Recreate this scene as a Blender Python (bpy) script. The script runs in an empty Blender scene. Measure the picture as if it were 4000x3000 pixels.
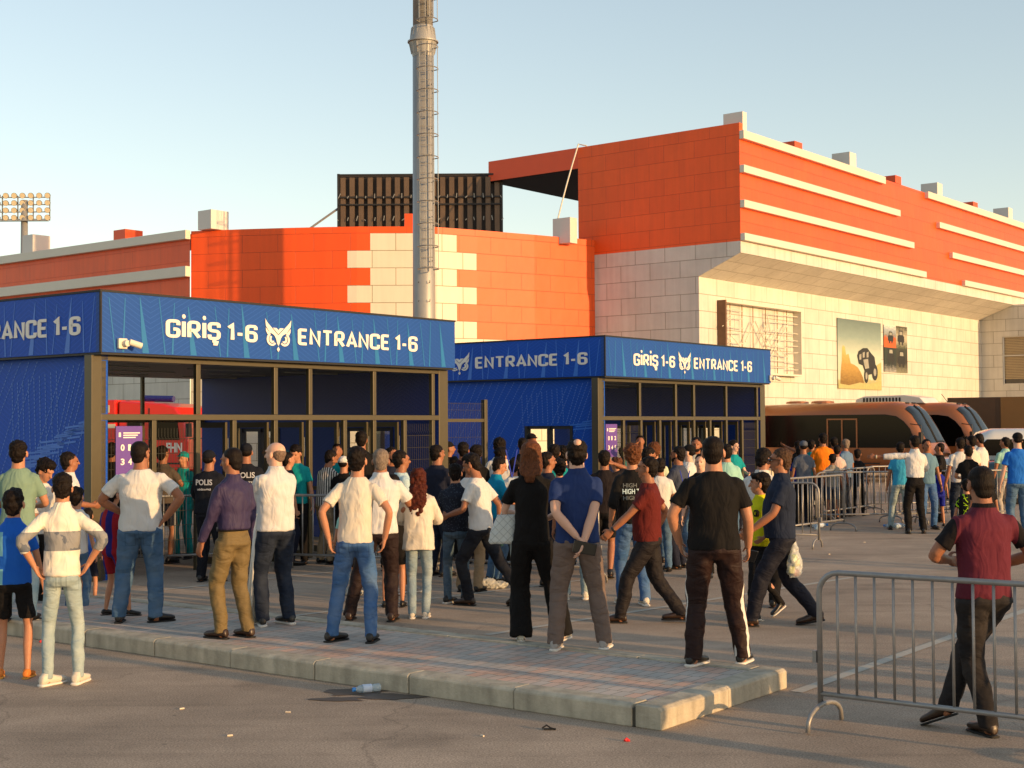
import bpy, math, random
import numpy as np
from mathutils import Vector, Matrix
R_ = math.radians
random.seed(7)
scene = bpy.context.scene
# ---------------------------------------------------------------- camera
F_, H_, P_, Q_ = 5477.0, 1.99, 0.0304, 0.0063      # focal (px of 4000), eye height, pitch, roll
cam_d = bpy.data.cameras.new('camera'); cam = bpy.data.objects.new('camera', cam_d)
scene.collection.objects.link(cam); scene.camera = cam
cam_d.sensor_width = 36; cam_d.lens = F_*36/4000; cam_d.clip_start = .1; cam_d.clip_end = 3000
_c, _s = math.cos(P_), math.sin(P_); _cr, _sr = math.cos(Q_), math.sin(Q_)
_R = Vector((1, 0, 0)); _U = Vector((0, -_s, _c)); _D = Vector((0, _c, _s))
_r = _R*_cr - _U*_sr; _u = _R*_sr + _U*_cr
cam.matrix_world = Matrix(((_r.x, _u.x, -_D.x, 0), (_r.y, _u.y, -_D.y, 0), (_r.z, _u.z, -_D.z, H_), (0, 0, 0, 1)))
# ---------------------------------------------------------------- light
SUN_AZ = math.atan2(.82, -.57)      # compass angle from +Y towards +X
SUN_EL = R_(8.0)
world = bpy.data.worlds.new('World'); scene.world = world; world.use_nodes = True
wn = world.node_tree; bg = wn.nodes['Background']
sky = wn.nodes.new('ShaderNodeTexSky'); sky.sky_type = 'NISHITA'; sky.sun_disc = False
sky.sun_elevation = SUN_EL; sky.sun_rotation = SUN_AZ; sky.air_density = 1.0; sky.dust_density = .55; sky.ozone_density = 1.2
tint = wn.nodes.new('ShaderNodeVectorMath'); tint.operation = 'MULTIPLY'; tint.inputs[1].default_value = (1.17, 1.06, .99)   # warm tint on the sky colour, warms its fill light too
gm = wn.nodes.new('ShaderNodeGamma'); gm.inputs[1].default_value = .76
wn.links.new(sky.outputs[0], gm.inputs[0]); wn.links.new(gm.outputs[0], tint.inputs[0]); wn.links.new(tint.outputs[0], bg.inputs[0]); bg.inputs[1].default_value = .15
sd = bpy.data.lights.new('sun', 'SUN'); sd.energy = 2.3; sd.angle = R_(.55); sd.color = (1.0, .60, .26)
sun = bpy.data.objects.new('sun', sd); scene.collection.objects.link(sun)
_sv = Vector((math.sin(SUN_AZ)*math.cos(SUN_EL), math.cos(SUN_AZ)*math.cos(SUN_EL), math.sin(SUN_EL)))
sun.rotation_euler = _sv.to_track_quat('Z', 'Y').to_euler()
sun.location = _sv*100
scene.view_settings.view_transform = 'Standard'; scene.view_settings.look = 'None'
scene.view_settings.exposure = 1.22; scene.view_settings.gamma = 1
scene.render.engine = 'CYCLES'
scene.cycles.max_bounces = 5; scene.cycles.transparent_max_bounces = 16
scene.cycles.use_denoising = True
# ---------------------------------------------------------------- helpers
COL = scene.collection
def lin(c):
    return tuple(((x/255)/12.92 if x/255 <= .04045 else ((x/255+.055)/1.055)**2.4) for x in c)
def link(o, parent=None):
    COL.objects.link(o)
    if parent is not None: o.parent = parent
    return o
def tag(o, label=None, cat=None, group=None, kind=None):
    if label: o['label'] = label
    if cat: o['category'] = cat
    if group: o['group'] = group
    if kind: o['kind'] = kind
    return o
def empty(name, loc=(0, 0, 0), rz=0, label=None, cat=None, group=None, kind=None):
    o = bpy.data.objects.new(name, None); o.location = loc; o.rotation_euler = (0, 0, rz); o.empty_display_size = .2
    link(o); return tag(o, label, cat, group, kind)
def ground_pt(u, v, z=0.0):
    """point of the photo (2212 px wide) -> place on the level z"""
    a = (u*4000/2212-2000)/F_; b = -(v*4000/2212-1500)/F_
    a, b = a*_cr+b*_sr, -a*_sr+b*_cr
    y = _c-_s*b; zz = _s+_c*b; t = (z-H_)/zz
    return a*t, y*t
def depth_pt(u, D): return (u*4000/2212-2000)/F_*D, D
class MB:
    def __init__(s): s.v = []; s.f = []; s.m = []; s.uv = {}
    def add(s, vs, fs, mi=0):
        n = len(s.v); s.v += [tuple(p) for p in vs]
        for f in fs: s.f.append(tuple(i+n for i in f)); s.m.append(mi)
    def box(s, x0, x1, y0, y1, z0, z1, mi=0):
        vs = [(x, y, z) for z in (z0, z1) for y in (y0, y1) for x in (x0, x1)]
        s.add(vs, [(0, 2, 3, 1), (4, 5, 7, 6), (0, 1, 5, 4), (2, 6, 7, 3), (0, 4, 6, 2), (1, 3, 7, 5)], mi)
    def beam(s, a, b, w, h=None, mi=0):
        a = Vector(a); b = Vector(b); h = h or w; d = (b-a).normalized()
        up = Vector((0, 0, 1)) if abs(d.z) < .95 else Vector((1, 0, 0))
        x = d.cross(up).normalized()*w/2; y = x.cross(d).normalized()*h/2
        vs = [p+q for p in (a, b) for q in (-x-y, x-y, x+y, -x+y)]
        s.add(vs, [(0, 1, 2, 3), (7, 6, 5, 4), (0, 4, 5, 1), (1, 5, 6, 2), (2, 6, 7, 3), (3, 7, 4, 0)], mi)
    def tube(s, pts, r, seg=8, mi=0, cap=True):
        pts = [Vector(p) for p in pts]; n = len(pts)
        rs = r if hasattr(r, '__len__') else [r]*n
        t0 = (pts[1]-pts[0]).normalized()
        up = Vector((0, 0, 1)) if abs(t0.z) < .9 else Vector((1, 0, 0))
        ax = t0.cross(up).normalized(); vs = []
        for i, p in enumerate(pts):
            t = (pts[min(i+1, n-1)]-pts[max(i-1, 0)]).normalized()
            ax = (ax-t*ax.dot(t)).normalized(); ay = t.cross(ax)
            vs += [p+(ax*math.cos(k*math.tau/seg)+ay*math.sin(k*math.tau/seg))*rs[i] for k in range(seg)]
        fs = [(i*seg+k, i*seg+(k+1) % seg, (i+1)*seg+(k+1) % seg, (i+1)*seg+k) for i in range(n-1) for k in range(seg)]
        if cap: fs += [tuple(range(seg-1, -1, -1)), tuple((n-1)*seg+k for k in range(seg))]
        s.add(vs, fs, mi)
    def prism(s, poly, axis, a0, a1, mi=0):
        """extrude a 2D polygon; axis 'y': poly=(x,z), 'x': poly=(y,z), 'z': poly=(x,y)"""
        n = len(poly)
        P = {'y': lambda p, a: (p[0], a, p[1]), 'x': lambda p, a: (a, p[0], p[1]), 'z': lambda p, a: (p[0], p[1], a)}[axis]
        vs = [P(p, a0) for p in poly]+[P(p, a1) for p in poly]
        s.add(vs, [tuple(range(n)), tuple(range(2*n-1, n-1, -1))]+[(i, i+n, (i+1) % n+n, (i+1) % n) for i in range(n)], mi)
    def quad(s, a, b, c, d, mi=0): s.add([a, b, c, d], [(0, 1, 2, 3)], mi)
    def uvquad(s, a, b, c, d, uvs, mi=0):
        s.quad(a, b, c, d, mi); s.uv[len(s.f)-1] = uvs
    def build(s, name, mats, parent=None, smooth=False, bevel=0, loc=None):
        me = bpy.data.meshes.new(name); me.from_pydata(s.v, [], s.f)
        mats = mats if isinstance(mats, (list, tuple)) else [mats]
        for m in mats: me.materials.append(m)
        if len(mats) > 1: me.polygons.foreach_set('material_index', s.m)
        if s.uv:
            ul = me.uv_layers.new(name='UVMap')
            for p in me.polygons:
                if p.index in s.uv:
                    for li, uv in zip(p.loop_indices, s.uv[p.index]): ul.data[li].uv = uv
        if smooth: me.polygons.foreach_set('use_smooth', [True]*len(me.polygons))
        me.update()
        o = bpy.data.objects.new(name, me)
        if loc: o.location = loc
        link(o, parent)
        if bevel:
            b = o.modifiers.new('bevel', 'BEVEL'); b.width = bevel; b.segments = 2; b.limit_method = 'ANGLE'; b.angle_limit = R_(35)
        return o
def copy_tree(o, parent=None):
    c = o.copy(); COL.objects.link(c); c.parent = parent
    for ch in list(o.children): copy_tree(ch, c)
    return c
# ---------------------------------------------------------------- materials
MATS = {}
def node_mat(name):
    m = bpy.data.materials.new(name); m.use_nodes = True
    nt = m.node_tree; return m, nt, nt.nodes['Principled BSDF'], nt.nodes.new, nt.links.new
def mat(name, col, rough=.6, metal=0, var=.1, vscale=6, bump=0, bscale=60, spec=.5, coat=0, alpha=1):
    """plain surface with procedural variation; col is sRGB 0-255"""
    if name in MATS: return MATS[name]
    m, nt, bs, N, L = node_mat(name); c = lin(col)
    tc = N('ShaderNodeTexCoord'); nz = N('ShaderNodeTexNoise'); nz.inputs['Scale'].default_value = vscale; nz.inputs['Detail'].default_value = 4
    L(tc.outputs['Object'], nz.inputs['Vector'])
    mx = N('ShaderNodeMix'); mx.data_type = 'RGBA'
    mx.inputs[6].default_value = (*[x*(1-var) for x in c], 1); mx.inputs[7].default_value = (*[min(1, x*(1+var)) for x in c], 1)
    L(nz.outputs[0], mx.inputs[0]); L(mx.outputs[2], bs.inputs['Base Color'])
    bs.inputs['Roughness'].default_value = rough; bs.inputs['Metallic'].default_value = metal
    bs.inputs['Specular IOR Level'].default_value = spec; bs.inputs['Coat Weight'].default_value = coat; bs.inputs['Alpha'].default_value = alpha
    if bump:
        n2 = N('ShaderNodeTexNoise'); n2.inputs['Scale'].default_value = bscale; n2.inputs['Detail'].default_value = 3
        L(tc.outputs['Object'], n2.inputs['Vector']); bp = N('ShaderNodeBump'); bp.inputs['Strength'].default_value = bump; bp.inputs['Distance'].default_value = .02
        L(n2.outputs[0], bp.inputs['Height']); L(bp.outputs[0], bs.inputs['Normal'])
    MATS[name] = m; return m
def glass_mat(name, tint=(.8, .85, .85), gloss=.10):
    if name in MATS: return MATS[name]
    m, nt, bs, N, L = node_mat(name); nt.nodes.remove(bs)
    out = nt.nodes['Material Output']; tr = N('ShaderNodeBsdfTransparent'); gl = N('ShaderNodeBsdfGlossy'); gl.inputs['Roughness'].default_value = .02
    tr.inputs[0].default_value = (*tint, 1); fr = N('ShaderNodeFresnel'); fr.inputs[0].default_value = 1.5; fm = N('ShaderNodeMath'); fm.operation = 'MULTIPLY'; fm.inputs[1].default_value = gloss
    mx = N('ShaderNodeMixShader'); L(fr.outputs[0], fm.inputs[0]); L(fm.outputs[0], mx.inputs[0]); L(tr.outputs[0], mx.inputs[1]); L(gl.outputs[0], mx.inputs[2]); L(mx.outputs[0], out.inputs[0])
    MATS[name] = m; return m
def cladding(name, col, col2, mortar, bw=1.28, bh=.61, ms=.012, rough=.45, ox=0, oz=0, stain=.12, bump=.5, gloss_var=.2):
    m, nt, bs, N, L = node_mat(name)
    uv = N('ShaderNodeUVMap'); mp = N('ShaderNodeMapping'); mp.inputs['Location'].default_value = (ox, oz, 0)
    L(uv.outputs[0], mp.inputs[0]); br = N('ShaderNodeTexBrick'); L(mp.outputs[0], br.inputs[0])
    br.offset = .5; br.inputs['Scale'].default_value = 1; br.inputs['Brick Width'].default_value = bw; br.inputs['Row Height'].default_value = bh
    br.inputs['Mortar Size'].default_value = ms; br.inputs['Mortar Smooth'].default_value = .3; br.inputs['Bias'].default_value = 0
    br.inputs['Color1'].default_value = (*lin(col), 1); br.inputs['Color2'].default_value = (*lin(col2), 1); br.inputs['Mortar'].default_value = (*lin(mortar), 1)
    tc = N('ShaderNodeTexCoord'); nz = N('ShaderNodeTexNoise'); nz.inputs['Scale'].default_value = .7; nz.inputs['Detail'].default_value = 6; nz.inputs['Roughness'].default_value = .65
    L(tc.outputs['Object'], nz.inputs['Vector'])
    mr = N('ShaderNodeMapRange'); mr.inputs[1].default_value = .3; mr.inputs[2].default_value = .7; mr.inputs[3].default_value = 1-stain; mr.inputs[4].default_value = 1+stain*.6
    L(nz.outputs[0], mr.inputs[0])
    # rain streaks: noise stretched along z
    m3 = N('ShaderNodeMapping'); m3.inputs['Scale'].default_value = (4, 4, .25); L(tc.outputs['Object'], m3.inputs[0])
    n3 = N('ShaderNodeTexNoise'); n3.inputs['Scale'].default_value = 1.5; n3.inputs['Detail'].default_value = 5; L(m3.outputs[0], n3.inputs['Vector'])
    r3 = N('ShaderNodeMapRange'); r3.inputs[1].default_value = .35; r3.inputs[2].default_value = .75; r3.inputs[3].default_value = 1.03; r3.inputs[4].default_value = 1-stain*.8
    L(n3.outputs[0], r3.inputs[0]); mu = N('ShaderNodeMath'); mu.operation = 'MULTIPLY'; L(mr.outputs[0], mu.inputs[0]); L(r3.outputs[0], mu.inputs[1])
    vm = N('ShaderNodeVectorMath'); vm.operation = 'SCALE'; L(br.outputs['Color'], vm.inputs[0]); L(mu.outputs[0], vm.inputs['Scale']); L(vm.outputs[0], bs.inputs['Base Color'])
    bs.inputs['Roughness'].default_value = rough
    # panels slightly warped
    n4 = N('ShaderNodeTexNoise'); n4.inputs['Scale'].default_value = 1.3; L(tc.outputs['Object'], n4.inputs['Vector'])
    b0 = N('ShaderNodeBump'); b0.inputs['Strength'].default_value = .25; b0.inputs['Distance'].default_value = .05; L(n4.outputs[0], b0.inputs['Height'])
    bp = N('ShaderNodeBump'); bp.invert = True; bp.inputs['Strength'].default_value = bump; bp.inputs['Distance'].default_value = .02
    L(br.outputs['Fac'], bp.inputs['Height']); L(b0.outputs[0], bp.inputs['Normal']); L(bp.outputs[0], bs.inputs['Normal'])
    MATS[name] = m; return m

M_white = cladding('white_stone_cladding', (212, 208, 198), (204, 200, 190), (146, 138, 122), rough=.6)
M_red = cladding('red_metal_cladding', (243, 94, 20), (237, 89, 18), (206, 72, 16), ms=.010, rough=.5, stain=.08)
M_red2 = cladding('red_facade_panels', (236, 88, 16), (231, 83, 15), (214, 74, 14), bw=1.65, ms=.010, rough=.42, stain=.10)
M_plainwhite = mat('cream_trim_panel', (214, 208, 192), .5, var=.06, vscale=2, bump=.1, bscale=2)
M_redbox = mat('red_sheet_metal', (232, 82, 26), .45, var=.06, vscale=2)
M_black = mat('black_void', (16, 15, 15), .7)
M_bronze = mat('bronze_aluminium', (84, 76, 56), .38, metal=.25, var=.08, vscale=9)
M_darkseal = mat('dark_rubber_seal', (26, 24, 22), .6)
M_galv = mat('galvanised_steel', (150, 148, 142), .42, metal=.45, var=.14, vscale=14)
M_galvd = mat('weathered_galvanised_tube', (144, 142, 140), .45, metal=.45, var=.22, vscale=25)
M_letter = mat('white_vinyl_letters', (232, 226, 214), .5, var=.02)
M_mesh = mat('dark_welded_wire', (70, 68, 58), .5, metal=.3)
# ================================================================ ground
def asphalt():
    m, nt, bs, N, L = node_mat('worn_asphalt')
    tc = N('ShaderNodeTexCoord')
    def nz(sc, det=6, ro=.6, vec=None):
        n = N('ShaderNodeTexNoise'); n.inputs['Scale'].default_value = sc; n.inputs['Detail'].default_value = det; n.inputs['Roughness'].default_value = ro
        L(vec or tc.outputs['Object'], n.inputs['Vector']); return n.outputs[0]
    big = nz(.22, 5); mid = nz(1.6, 6, .7); fine = nz(75, 3, .8)
    mr = N('ShaderNodeMapRange'); mr.inputs[1].default_value = .35; mr.inputs[2].default_value = .65; mr.inputs[3].default_value = .78; mr.inputs[4].default_value = 1.16; L(big, mr.inputs[0])
    m2 = N('ShaderNodeMapRange'); m2.inputs[1].default_value = .3; m2.inputs[2].default_value = .7; m2.inputs[3].default_value = .84; m2.inputs[4].default_value = 1.14; L(mid, m2.inputs[0])
    m4 = N('ShaderNodeMapRange'); m4.inputs[1].default_value = .3; m4.inputs[2].default_value = .72; m4.inputs[3].default_value = .42; m4.inputs[4].default_value = 1.75; L(fine, m4.inputs[0])
    vo = N('ShaderNodeTexVoronoi'); vo.feature = 'DISTANCE_TO_EDGE'; vo.inputs['Scale'].default_value = .22
    # warp coordinates for cracks
    wz = N('ShaderNodeTexNoise'); wz.inputs['Scale'].default_value = 1.1; wz.inputs['Detail'].default_value = 4; L(tc.outputs['Object'], wz.inputs['Vector'])
    va = N('ShaderNodeVectorMath'); va.operation = 'MULTIPLY_ADD'; va.inputs[1].default_value = (1.1, 1.1, 0); L(wz.outputs['Color'], va.inputs[0]); L(tc.outputs['Object'], va.inputs[2])
    L(va.outputs[0], vo.inputs['Vector'])
    cr = N('ShaderNodeMapRange'); cr.inputs[1].default_value = 0; cr.inputs[2].default_value = .0035; cr.inputs[3].default_value = .75; cr.inputs[4].default_value = 1; L(vo.outputs['Distance'], cr.inputs[0])
    # tar spots
    sp = N('ShaderNodeTexVoronoi'); sp.inputs['Scale'].default_value = 2.3; L(tc.outputs['Object'], sp.inputs['Vector'])
    sm = N('ShaderNodeMapRange'); sm.inputs[1].default_value = .02; sm.inputs[2].default_value = .05; sm.inputs[3].default_value = .6; sm.inputs[4].default_value = 1; L(sp.outputs['Distance'], sm.inputs[0])
    st = nz(.75, 4, .55); s5 = N('ShaderNodeMapRange'); s5.inputs[1].default_value = .60; s5.inputs[2].default_value = .68; s5.inputs[3].default_value = 1; s5.inputs[4].default_value = .80; L(st, s5.inputs[0])
    tm = N('ShaderNodeMapping'); tm.inputs['Rotation'].default_value = (0, 0, .6); tm.inputs['Scale'].default_value = (.25, 3.2, 1); L(tc.outputs['Object'], tm.inputs[0])
    ty = nz(1.0, 3, .5, tm.outputs[0]); s6 = N('ShaderNodeMapRange'); s6.inputs[1].default_value = .52; s6.inputs[2].default_value = .66; s6.inputs[3].default_value = 1.02; s6.inputs[4].default_value = .86; L(ty, s6.inputs[0])
    a = None
    for x in (mr, m2, m4, cr, sm, s5, s6):
        if a is None: a = x.outputs[0]; continue
        mu = N('ShaderNodeMath'); mu.operation = 'MULTIPLY'; L(a, mu.inputs[0]); L(x.outputs[0], mu.inputs[1]); a = mu.outputs[0]
    vm = N('ShaderNodeVectorMath'); vm.operation = 'SCALE'; vm.inputs[0].default_value = (.365, .282, .208); L(a, vm.inputs['Scale']); L(vm.outputs[0], bs.inputs['Base Color'])
    bs.inputs['Roughness'].default_value = .85; bs.inputs['Specular IOR Level'].default_value = .25
    bp = N('ShaderNodeBump'); bp.inputs['Strength'].default_value = .35; bp.inputs['Distance'].default_value = .004; L(fine, bp.inputs['Height']); L(bp.outputs[0], bs.inputs['Normal'])
    return m
M_asph = asphalt()
g = MB(); g.quad((-400, -60, 0), (400, -60, 0), (400, 900, 0), (-400, 900, 0))
tag(g.build('asphalt_ground', M_asph), kind='structure')
TH = .92
dF = Vector((math.cos(TH), math.sin(TH), 0)); dS = Vector((-math.sin(TH), math.cos(TH), 0))
# ---- island: kerb and block paving (local frame: x along dS from the corner, y along dF)
isl0 = Vector((.955, 9.20, 0))
def isl(o): o.location = isl0; o.rotation_euler = (0, 0, math.atan2(dS.y, dS.x)); return o
# local x along dS (away-left), local y = -(dF)?  rotate +90 of dS = -dF, so depth of the island is y in [-W,0]
WI = 1.84; LI = 16.0; KW = .20; KH = .15; CH = .02
def conc(name, col, dirt=.35):
    m, nt, bs, N, L = node_mat(name); tc = N('ShaderNodeTexCoord')
    n1 = N('ShaderNodeTexNoise'); n1.inputs['Scale'].default_value = 5; n1.inputs['Detail'].default_value = 8; n1.inputs['Roughness'].default_value = .7; L(tc.outputs['Object'], n1.inputs['Vector'])
    mp = N('ShaderNodeMapping'); mp.inputs['Scale'].default_value = (4, 4, .8); L(tc.outputs['Object'], mp.inputs[0])
    n2 = N('ShaderNodeTexNoise'); n2.inputs['Scale'].default_value = 2; n2.inputs['Detail'].default_value = 6; L(mp.outputs[0], n2.inputs['Vector'])
    cr = N('ShaderNodeMapRange'); cr.inputs[1].default_value = .35; cr.inputs[2].default_value = .7; cr.inputs[3].default_value = 1.08; cr.inputs[4].default_value = 1-dirt; L(n2.outputs[0], cr.inputs[0])
    c1 = N('ShaderNodeMapRange'); c1.inputs[1].default_value = .3; c1.inputs[2].default_value = .7; c1.inputs[3].default_value = .78; c1.inputs[4].default_value = 1.12; L(n1.outputs[0], c1.inputs[0])
    mu = N('ShaderNodeMath'); mu.operation = 'MULTIPLY'; L(cr.outputs[0], mu.inputs[0]); L(c1.outputs[0], mu.inputs[1])
    vm = N('ShaderNodeVectorMath'); vm.operation = 'SCALE'; vm.inputs[0].default_value = lin(col); L(mu.outputs[0], vm.inputs['Scale']); L(vm.outputs[0], bs.inputs['Base Color'])
    bs.inputs['Roughness'].default_value = .9; bs.inputs['Specular IOR Level'].default_value = .2
    n3 = N('ShaderNodeTexNoise'); n3.inputs['Scale'].default_value = 45; n3.inputs['Detail'].default_value = 5; L(tc.outputs['Object'], n3.inputs['Vector'])
    bp = N('ShaderNodeBump'); bp.inputs['Strength'].default_value = .5; bp.inputs['Distance'].default_value = .01; L(n3.outputs[0], bp.inputs['Height']); L(bp.outputs[0], bs.inputs['Normal'])
    return m
M_kerb = conc('weathered_kerb_concrete', (186, 176, 156), .28)
rk = random.Random(3)
kb = MB()
prof = [(0, 0), (0, KH-CH), (CH*1.3, KH), (KW, KH), (KW, 0)]      # (inward, z)
def kerb_stone(p0, p1, inward, jit=True):
    p0 = Vector(p0); p1 = Vector(p1); d = (p1-p0); n = max(1, round(d.length/1.0)); d /= n
    for i in range(n):
        a = p0+d*i+d.normalized()*.004; b = p0+d*(i+1)-d.normalized()*.004
        j = rk.uniform(-.004, .004); jz = 0; dk = rk.random()
        vs = []
        nsub = 7
        for k in range(nsub):
            t = k/(nsub-1); q = a.lerp(b, t)
            for (w, z) in prof:
                e = (rk.uniform(-.003, .003) if 0 < w+z else 0)*(0 < k < nsub-1)
                vs.append(q+inward*(w+j+e)+Vector((0, 0, z+(jz+rk.uniform(-.002, .002)*(0 < k < nsub-1) if z > 0 else 0))))
        m = len(prof)
        fs = [(k*m+i2, k*m+(i2+1) % m, (k+1)*m+(i2+1) % m, (k+1)*m+i2) for k in range(nsub-1) for i2 in range(m)]
        fs += [tuple(range(m-1, -1, -1)), tuple((nsub-1)*m+i2 for i2 in range(m))]
        kb.add(vs, fs)
kerb_stone((KW+.02, 0, 0), (LI, 0, 0), Vector((0, -1, 0)))
kerb_stone((0, 0, 0), (0, -WI, 0), Vector((1, 0, 0)))
kerb_stone((KW+.02, -WI, 0), (LI, -WI, 0), Vector((0, 1, 0)))
kb.box(.012, LI, -KW+.008, -.012, 0, KH-.028, 1); kb.box(.012, KW-.008, -WI+.012, -.012, 0, KH-.0285, 1); kb.box(.012, LI, -WI+.012, -WI+KW-.008, 0, KH-.029, 1)
KB = tag(isl(kb.build('kerb', [M_kerb, mat('dirty_joint_mortar', (74, 68, 58), .95)])), kind='structure')
mb_ = KB.modifiers.new('b', 'BEVEL'); mb_.width = .006; mb_.segments = 1; mb_.limit_method = 'ANGLE'
def paving():
    m, nt, bs, N, L = node_mat('mixed_clay_and_grey_pavers'); tc = N('ShaderNodeTexCoord')
    br = N('ShaderNodeTexBrick'); L(tc.outputs['Object'], br.inputs[0]); br.offset = .5; br.inputs['Scale'].default_value = 1
    br.inputs['Brick Width'].default_value = .1; br.inputs['Row Height'].default_value = .2; br.offset = .5
    br.inputs['Mortar Size'].default_value = .004; br.inputs['Color1'].default_value = (0, 0, 0, 1); br.inputs['Color2'].default_value = (1, 1, 1, 1); br.inputs['Mortar'].default_value = (.5, .5, .5, 1)
    n = N('ShaderNodeTexNoise'); n.inputs['Scale'].default_value = .9; n.inputs['Detail'].default_value = 3; L(tc.outputs['Object'], n.inputs['Vector'])
    ad = N('ShaderNodeMath'); ad.operation = 'MULTIPLY_ADD'; ad.inputs[1].default_value = .45; sp = N('ShaderNodeSeparateColor'); L(br.outputs['Color'], sp.inputs[0]); L(sp.outputs[0], ad.inputs[0]); L(n.outputs[0], ad.inputs[2])
    cr = N('ShaderNodeValToRGB'); L(ad.outputs[0], cr.inputs[0]); e = cr.color_ramp.elements
    e[0].position = .38; e[0].color = (*lin((164, 158, 150)), 1); e[1].position = .97; e[1].color = (*lin((206, 168, 146)), 1)
    x = e.new(.6); x.color = (*lin((178, 171, 161)), 1); x = e.new(.8); x.color = (*lin((192, 174, 159)), 1)
    mx = N('ShaderNodeMix'); mx.data_type = 'RGBA'; L(br.outputs['Fac'], mx.inputs[0]); L(cr.outputs[0], mx.inputs[6]); mx.inputs[7].default_value = (*lin((122, 114, 102)), 1)
    n2 = N('ShaderNodeTexNoise'); n2.inputs['Scale'].default_value = 2.2; n2.inputs['Detail'].default_value = 6; L(tc.outputs['Object'], n2.inputs['Vector'])
    mr = N('ShaderNodeMapRange'); mr.inputs[1].default_value = .3; mr.inputs[2].default_value = .7; mr.inputs[3].default_value = .75; mr.inputs[4].default_value = 1.15; L(n2.outputs[0], mr.inputs[0])
    vm = N('ShaderNodeVectorMath'); vm.operation = 'SCALE'; L(mx.outputs[2], vm.inputs[0]); L(mr.outputs[0], vm.inputs['Scale']); L(vm.outputs[0], bs.inputs['Base Color'])
    bs.inputs['Roughness'].default_value = .85
    bp = N('ShaderNodeBump'); bp.invert = True; bp.inputs['Strength'].default_value = .3; bp.inputs['Distance'].default_value = .004; L(br.outputs['Fac'], bp.inputs['Height']); L(bp.outputs[0], bs.inputs['Normal'])
    return m
pv = MB(); pv.box(KW+.004, LI, -WI+KW+.004, -KW-.004, .02, KH-.012)
tag(isl(pv.build('pavement', paving())), kind='structure')
# ---- painted parking lines (4 mm above)
M_paint = mat('worn_white_road_paint', (176, 170, 156), .8, var=.22, vscale=30)
ln = MB()
def pline(a, b, w=.1, z=.004):
    a = Vector((*a, 0)); b = Vector((*b, 0)); d = (b-a).normalized(); n = Vector((-d.y, d.x, 0))*w/2; k = Vector((0, 0, z))
    ln.quad(a-n+k, b-n+k, b+n+k, a+n+k)
pline((2.10, 10.5), (8.6, 19.2)); pline((-.26, 13.47), (4.4, 18.3), .09); pline((-2.35, 14.9), (1.6, 18.9), .09); pline((-4.5, 17.2), (-1.6, 20.4), .09)
tag(ln.build('road_marking', M_paint), kind='structure')

# ================================================================ stadium building
TB = .905
bF = Vector((math.cos(TB), math.sin(TB), 0)); bS = Vector((-math.sin(TB), math.cos(TB), 0))
c0 = Vector((6.7, 50, 0)); C = c0-bS*1.7
ST = empty('stadium_building', (0, 0, 0), 0, 'red and white clad stadium building with stepped bands, curved corner and overhanging lit side', 'building')
def BP(a, b, z=0): return C+bF*a+bS*b+Vector((0, 0, z))
def wallq(mb, p0, p1, z0, z1, u0=0, mi=0, flip=False):
    w = (Vector(p1)-Vector(p0)).length; k = Vector((0, 0, 1)); p0 = Vector((p0[0], p0[1], 0)); p1 = Vector((p1[0], p1[1], 0))
    q = [p0+k*z0, p1+k*z0, p1+k*z1, p0+k*z1]; uv = [(u0, z0), (u0+w, z0), (u0+w, z1), (u0, z1)]
    if flip: q = q[::-1]; uv = uv[::-1]
    mb.uvquad(*q, uv, mi)
A1 = 62.0
# cantilevered upper block + lower block
w = MB()
wallq(w, BP(6.95, 0)*0+BP(0, 6.95), BP(0, 0), 8.45, 12.62, 0, 1)            # shaded end, red
w.uvquad(BP(0, 6.95, 0), BP(0, 1.7, 0), BP(0, 1.7, 7.32), BP(0, 6.95, 7.32), [(0, 0), (5.25, 0), (5.25, 7.32), (0, 7.32)], 0)
w.uvquad(BP(0, 6.95, 7.32), BP(0, 1.7, 7.32), BP(0, .0, 8.04), BP(0, 6.95, 8.04), [(0, 7.32), (5.25, 7.32), (6.95, 8.04), (0, 8.04)], 0)
w.uvquad(BP(0, 6.95, 8.04), BP(0, 0, 8.04), BP(0, 0, 8.45), BP(0, 6.95, 8.45), [(0, 8.04), (6.95, 8.04), (6.95, 8.45), (0, 8.45)], 0)
w.uvquad(BP(0, 0, 8.45), BP(A1, 0, 8.45), BP(A1, 0, 12.3), BP(0, 0, 12.3), [(0, 8.45), (A1, 8.45), (A1, 12.3), (0, 12.3)], 2)   # lit facade, red
w.uvquad(BP(0, 0, 8.04), BP(A1, 0, 8.04), BP(A1, 0, 8.45), BP(0, 0, 8.45), [(0, 8.04), (A1, 8.04), (A1, 8.45), (0, 8.45)], 0)
w.uvquad(BP(28.4, 1.7, 7.32), BP(0, 1.7, 7.32), BP(0, 0, 8.04), BP(28.4, 0, 8.04), [(28.4, 0), (0, 0), (0, 1.85), (28.4, 1.85)], 0)   # sloping soffit
w.uvquad(BP(28.4, 0, 8.04), BP(28.4, 1.7, 7.32), BP(28.4, 1.7, 7.33), BP(28.4, 0, 8.05), [(0, 0), (1, 0), (1, 1), (0, 1)], 0)
w.uvquad(BP(0, 1.7, 0), BP(28.4, 1.7, 0), BP(28.4, 1.7, 7.32), BP(0, 1.7, 7.32), [(0, 0), (28.4, 0), (28.4, 7.32), (0, 7.32)], 0)   # lower lit wall
w.quad(BP(0, 0, 12.3), BP(A1, 0, 12.3), BP(A1, 6.95, 12.3), BP(0, 6.95, 12.3), 3)      # roof
w.quad(BP(.25, 0, 12.3), BP(.25, 6.95, 12.3), BP(.25, 6.95, 12.62), BP(.25, 0, 12.62), 1)
w.quad(BP(0, 0, 12.62), BP(.25, 0, 12.62), BP(.25, 6.95, 12.62), BP(0, 6.95, 12.62), 1)
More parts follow.
